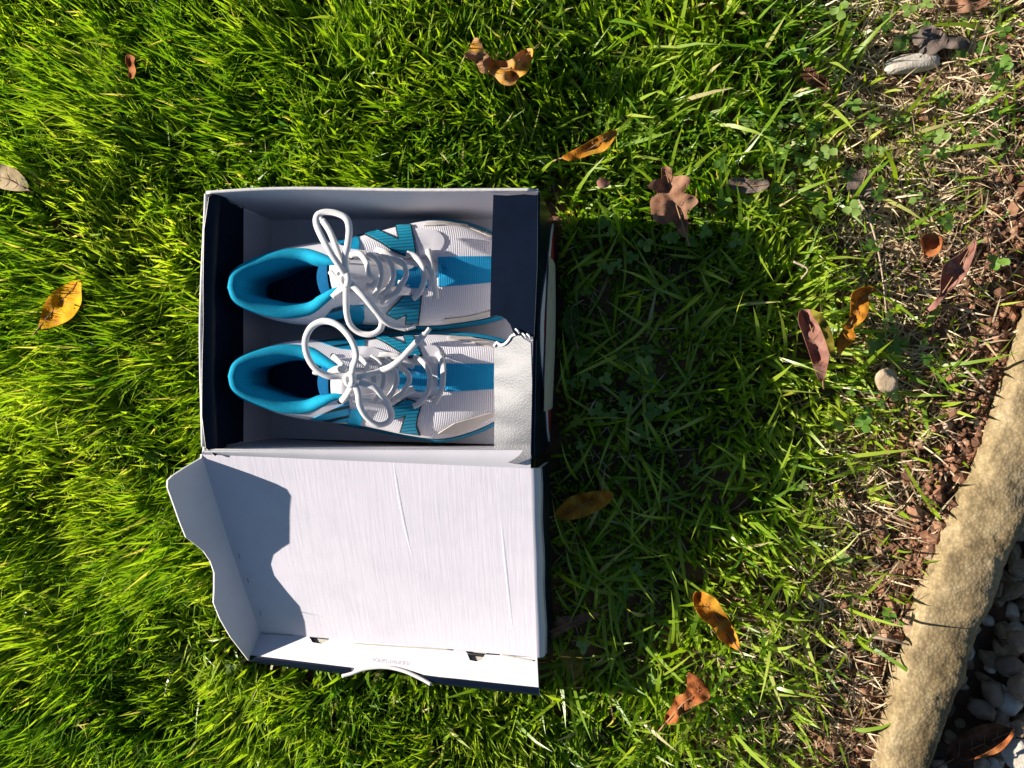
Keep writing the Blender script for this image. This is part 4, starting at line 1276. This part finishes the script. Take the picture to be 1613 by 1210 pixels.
def blades(name, N_, lo, hi, dens_f, len_f, width, lean0, lean1, mat, tint_f, dirf, lev=(0, .34, .68, 1), wid=(.8, 1, .72, 0), z_add=0.0):
    x = rng.uniform(lo[0], hi[0], N_); y = rng.uniform(lo[1], hi[1], N_)
    keep = rng.uniform(0, 1, N_) < dens_f(x, y)
    k = x - kerb_x(y)
    keep &= (k < -.040)
    x, y = x[keep], y[keep]
    n = len(x)
    L = len_f(x, y, n)
    W = rng.uniform(*width, n)
    phi = dirf(x, y, n)
    a0 = np.abs(rng.normal(*lean0, n)); a1 = a0 + np.abs(rng.normal(*lean1, n))
    tw = rng.normal(0, .5, n)
    pos = np.stack([x, y, ground_z(x, y) - .003 + z_add], -1)
    d = np.stack([np.cos(phi), np.sin(phi)], -1)
    m = len(lev)
    vs = []
    prev = 0
    wob = rng.normal(0, .12, n)
    for i, s in enumerate(lev):
        if i:
            th = np.radians(a0 + (a1 - a0) * (s + prev) / 2)
            st = (L * (s - prev))[:, None]
            dd = np.stack([d[:, 0] - d[:, 1] * wob * i, d[:, 1] + d[:, 0] * wob * i], -1)
            pos = pos + st * np.concatenate([np.sin(th)[:, None] * dd, np.cos(th)[:, None]], -1)
        prev = s
        th = np.radians(a0 + (a1 - a0) * s)
        side = np.stack([-d[:, 1], d[:, 0], np.zeros(n)], -1)
        nor = np.stack([-np.cos(th) * d[:, 0], -np.cos(th) * d[:, 1], np.sin(th)], -1)
        c, q = np.cos(tw * s)[:, None], np.sin(tw * s)[:, None]
        sv = side * c + nor * q
        w = (W * wid[i] * .5)[:, None]
        if i < m - 1:
            vs += [pos - sv * w, pos + sv * w]
        else:
            vs.append(pos.copy())
    V = np.stack(vs, 1)                      # n, 2m-1, 3
    flat = V.reshape(-1, 3)
    kill = in_poly(box_poly, flat[:, 0], flat[:, 1]) & (flat[:, 2] > .002)
    kill |= in_poly(lid_poly, flat[:, 0], flat[:, 1]) & (flat[:, 2] > .012)
    kill |= (np.abs(flat[:, 0] - LD.x + .05) < .055) & (np.abs(flat[:, 1] - LD.y + .005) < .045) & (flat[:, 2] > .042)
    kill = kill.reshape(n, -1).any(1)
    for poly, z0, cl in LEAF_POLYS:
        if cl <= 0: continue
        a = np.array(poly); b0, b1 = a.min(0), a.max(0)
        bb = (flat[:, 0] > b0[0]) & (flat[:, 0] < b1[0]) & (flat[:, 1] > b0[1]) & (flat[:, 1] < b1[1]) & (flat[:, 2] > z0 - .006)
        ii = np.nonzero(bb)[0]
        if len(ii) == 0: continue
        ip = in_poly(poly, flat[ii, 0], flat[ii, 1])
        bi = np.unique(ii[ip] // V.shape[1])
        kill[bi[rng.uniform(0, 1, len(bi)) < cl]] = True
    V = V[~kill]
    tn = tint_f(x, y, n)[~kill]
    n = len(V); K = V.shape[1]
    base = (np.arange(n) * K)[:, None]
    qs = [base + np.array([[2 * i, 2 * i + 1, 2 * i + 3, 2 * i + 2]]) for i in range(m - 2)]
    q = np.concatenate(qs, 0)
    t = base + np.array([[2 * (m - 2), 2 * (m - 2) + 1, 2 * (m - 2) + 2]])
    o = np_mesh(name, V.reshape(-1, 3), quads=q, tris=t, mat=mat, attr=('tint', np.repeat(tn, K)))
    if name == 'lawn_grass':
        pick = rng.choice(n, 4500, replace=False)
        vi = rng.integers(2, K, 4500)
        DEW.append(V[pick, vi] + np.array([0, 0, .0006]))
    return tag(o, kind='stuff')

DEW = []
def clump(x, y, n):
    return 2 * math.pi * (vnoise(x, y, .07, 51) * 1.2 + vnoise(x, y, .025, 52) * .5) + rng.normal(0, .95, n)
def glen(x, y, n):
    b = .038 + .036 * vnoise(x, y, .08, 53) + .012 * vnoise(x, y, .02, 54)
    u, w = pix(x, y)
    s = np.interp(u, [0, 780, 930, 1250, 1500], [1.08, .92, .60, .62, .52])
    sh = np.clip((u - 840) / 40, 0, 1) * np.clip((1210 - u) / 160, 0, 1) * np.clip((w - 330) / 40, 0, 1) * np.clip((1090 - w) / 60, 0, 1)
    return b * s * (1 - .45 * sh) * rng.uniform(.65, 1.25, n)
def gtint(x, y, n):
    u, w = pix(x, y)
    t = .28 + .52 * vnoise(x, y, .09, 55) + rng.normal(0, .17, n)
    t = np.where(rng.uniform(0, 1, n) < .025, 1.0, np.clip(t, 0, .93))
    return t
LO, HI = (-.93, -.62), (.46, .58)
blades('lawn_grass', 140000, LO, HI, lambda x, y: dens(x, y) ** 2 * np.clip(.02 + 1.15 * vnoise(x, y, .035, 56) + .75 * vnoise(x, y, .014, 57), .04, 1),
       glen, (.0021, .0048), (10, 8), (18, 18), M_grass, gtint, clump)
# flatter, broader blades lying over
blades('lying_grass', 16000, LO, HI, lambda x, y: dens(x, y) ** 1.5 * .9, lambda x, y, n: rng.uniform(.035, .085, n), (.0024, .0046), (42, 14), (36, 18), M_grass,
       lambda x, y, n: np.clip(rng.normal(.6, .2, n), 0, 1), lambda x, y, n: rng.uniform(0, 6.28, n), lev=(0, .25, .5, .75, 1), wid=(.7, 1, 1, .7, 0))
# short thin growth where the lawn gives out
blades('sparse_grass', 60000, LO, HI, lambda x, y: np.clip((.70 - dens(x, y)) * 1.8, 0, .75) * np.clip(vnoise(x, y, .045, 58) * 2.6 - .9, .03, 1) * np.clip((kerb_x(y) - x - .06) / .08, .08, 1), lambda x, y, n: rng.uniform(.010, .032, n), (.0011, .0028), (22, 14), (35, 25), M_grass,
       lambda x, y, n: np.clip(rng.normal(.72, .17, n), 0, 1), lambda x, y, n: rng.uniform(0, 6.28, n))
# dry straw and thatch
blades('dry_thatch', 150000, LO, HI, lambda x, y: np.clip((.66 - dens(x, y)) * 1.7, .03, .85) * np.clip((kerb_x(y) - x - .05) / .09, np.where(y < -.20, .75, .15), 1), lambda x, y, n: rng.uniform(.010, .036, n), (.0008, .0020), (62, 18), (20, 15), M_straw,
       lambda x, y, n: rng.uniform(0, 1, n), lambda x, y, n: rng.uniform(0, 6.28, n), z_add=.004)

# clover and other small round-leaved ground cover
def clover(N_, dens_f):
    x = rng.uniform(LO[0], HI[0], N_); y = rng.uniform(LO[1], HI[1], N_)
    keep = (rng.uniform(0, 1, N_) < dens_f(x, y)) & (x - kerb_x(y) < -.05)
    keep &= ~in_poly(box_poly, x, y) & ~in_poly(lid_poly, x, y)
    for poly, z0, cl in LEAF_POLYS:
        keep &= ~in_poly(poly, x, y)
    x, y = x[keep], y[keep]
    n = len(x)
    hgt = rng.uniform(.006, .026, n)
    hgt = hgt + .014 * dens(x, y)
    r = rng.uniform(.0022, .0050, n)
    rot = rng.uniform(0, 6.28, n)
    # one leaflet: 8-point fan, cupped
    ang = np.linspace(0, 2 * np.pi, 8, endpoint=False)
    rad = 1 - .12 * np.cos(ang * 1.0) * 0
    lf = np.stack([1.05 + np.cos(ang) * rad, np.sin(ang) * .85, .16 * np.cos(ang * 2)], -1)
    lf[0, 0] -= .22
    lf = np.concatenate([[[1.0, 0, -.12]], lf], 0)
    three = []
    for k in range(3):
        a = k * 2 * np.pi / 3
        c, s = np.cos(a), np.sin(a)
        three.append(np.stack([lf[:, 0] * c - lf[:, 1] * s, lf[:, 0] * s + lf[:, 1] * c, lf[:, 2]], -1))
    base = np.concatenate(three, 0)
    K = len(base)
    c, s = np.cos(rot)[:, None], np.sin(rot)[:, None]
    q = np.stack([base[None, :, 0] * c - base[None, :, 1] * s, base[None, :, 0] * s + base[None, :, 1] * c, np.repeat(base[None, :, 2], n, 0)], -1) * r[:, None, None]
    tx, ty = rng.normal(0, .35, n)[:, None], rng.normal(0, .35, n)[:, None]
    q[..., 2] += q[..., 0] * tx + q[..., 1] * ty
    q += np.stack([x, y, ground_z(x, y) + hgt], -1)[:, None]
    tri = []
    for k in range(3):
        o = k * 9
        for i in range(8):
            tri.append((o, o + 1 + i, o + 1 + (i + 1) % 8))
    tri = np.array(tri)[None] + (np.arange(n) * K)[:, None, None]
    o = np_mesh('clover_cover', q.reshape(-1, 3), tris=tri.reshape(-1, 3), mat=M_clover, attr=('tint', np.repeat(rng.uniform(0, 1, n), K)))
    return tag(o, kind='stuff')
def cdens(x, y):
    u, w = pix(x, y)
    t = np.full(len(x), .012)
    for cx, cy, r in ((1290, 30, 45), (1400, 40, 55), (1490, 55, 45), (1580, 130, 50), (1480, 150, 50), (1440, 175, 40), (1540, 260, 60), (1065, 390, 45), (1400, 560, 50),
                      (1440, 560, 40), (1350, 330, 45), (1250, 300, 45), (1130, 330, 40), (1300, 235, 55), (1370, 240, 35), (215, 690, 55), (150, 640, 40), (1330, 640, 40), (930, 590, 50), (1010, 640, 50), (960, 400, 40), (1215, 230, 40)):
        t += np.exp(-(((u - cx) / r) ** 2 + ((w - cy) / r) ** 2)) * .95
    return np.clip(t, 0, 1)
clover(6000, cdens)

# dew left on the blades
M_dew, _nt, _b = node_mat('dew')
_b.inputs['Base Color'].default_value = (.55, .62, .50, 1)
_b.inputs['Roughness'].default_value = .12
_b.inputs['Specular IOR Level'].default_value = .9
dw = np.concatenate(DEW)
tag(scatter('dew_drops', dw, rng.uniform(.0003, .0008, len(dw)), M_dew, 1), kind='stuff')
for p in bpy.data.objects['dew_drops'].data.polygons: p.use_smooth = True
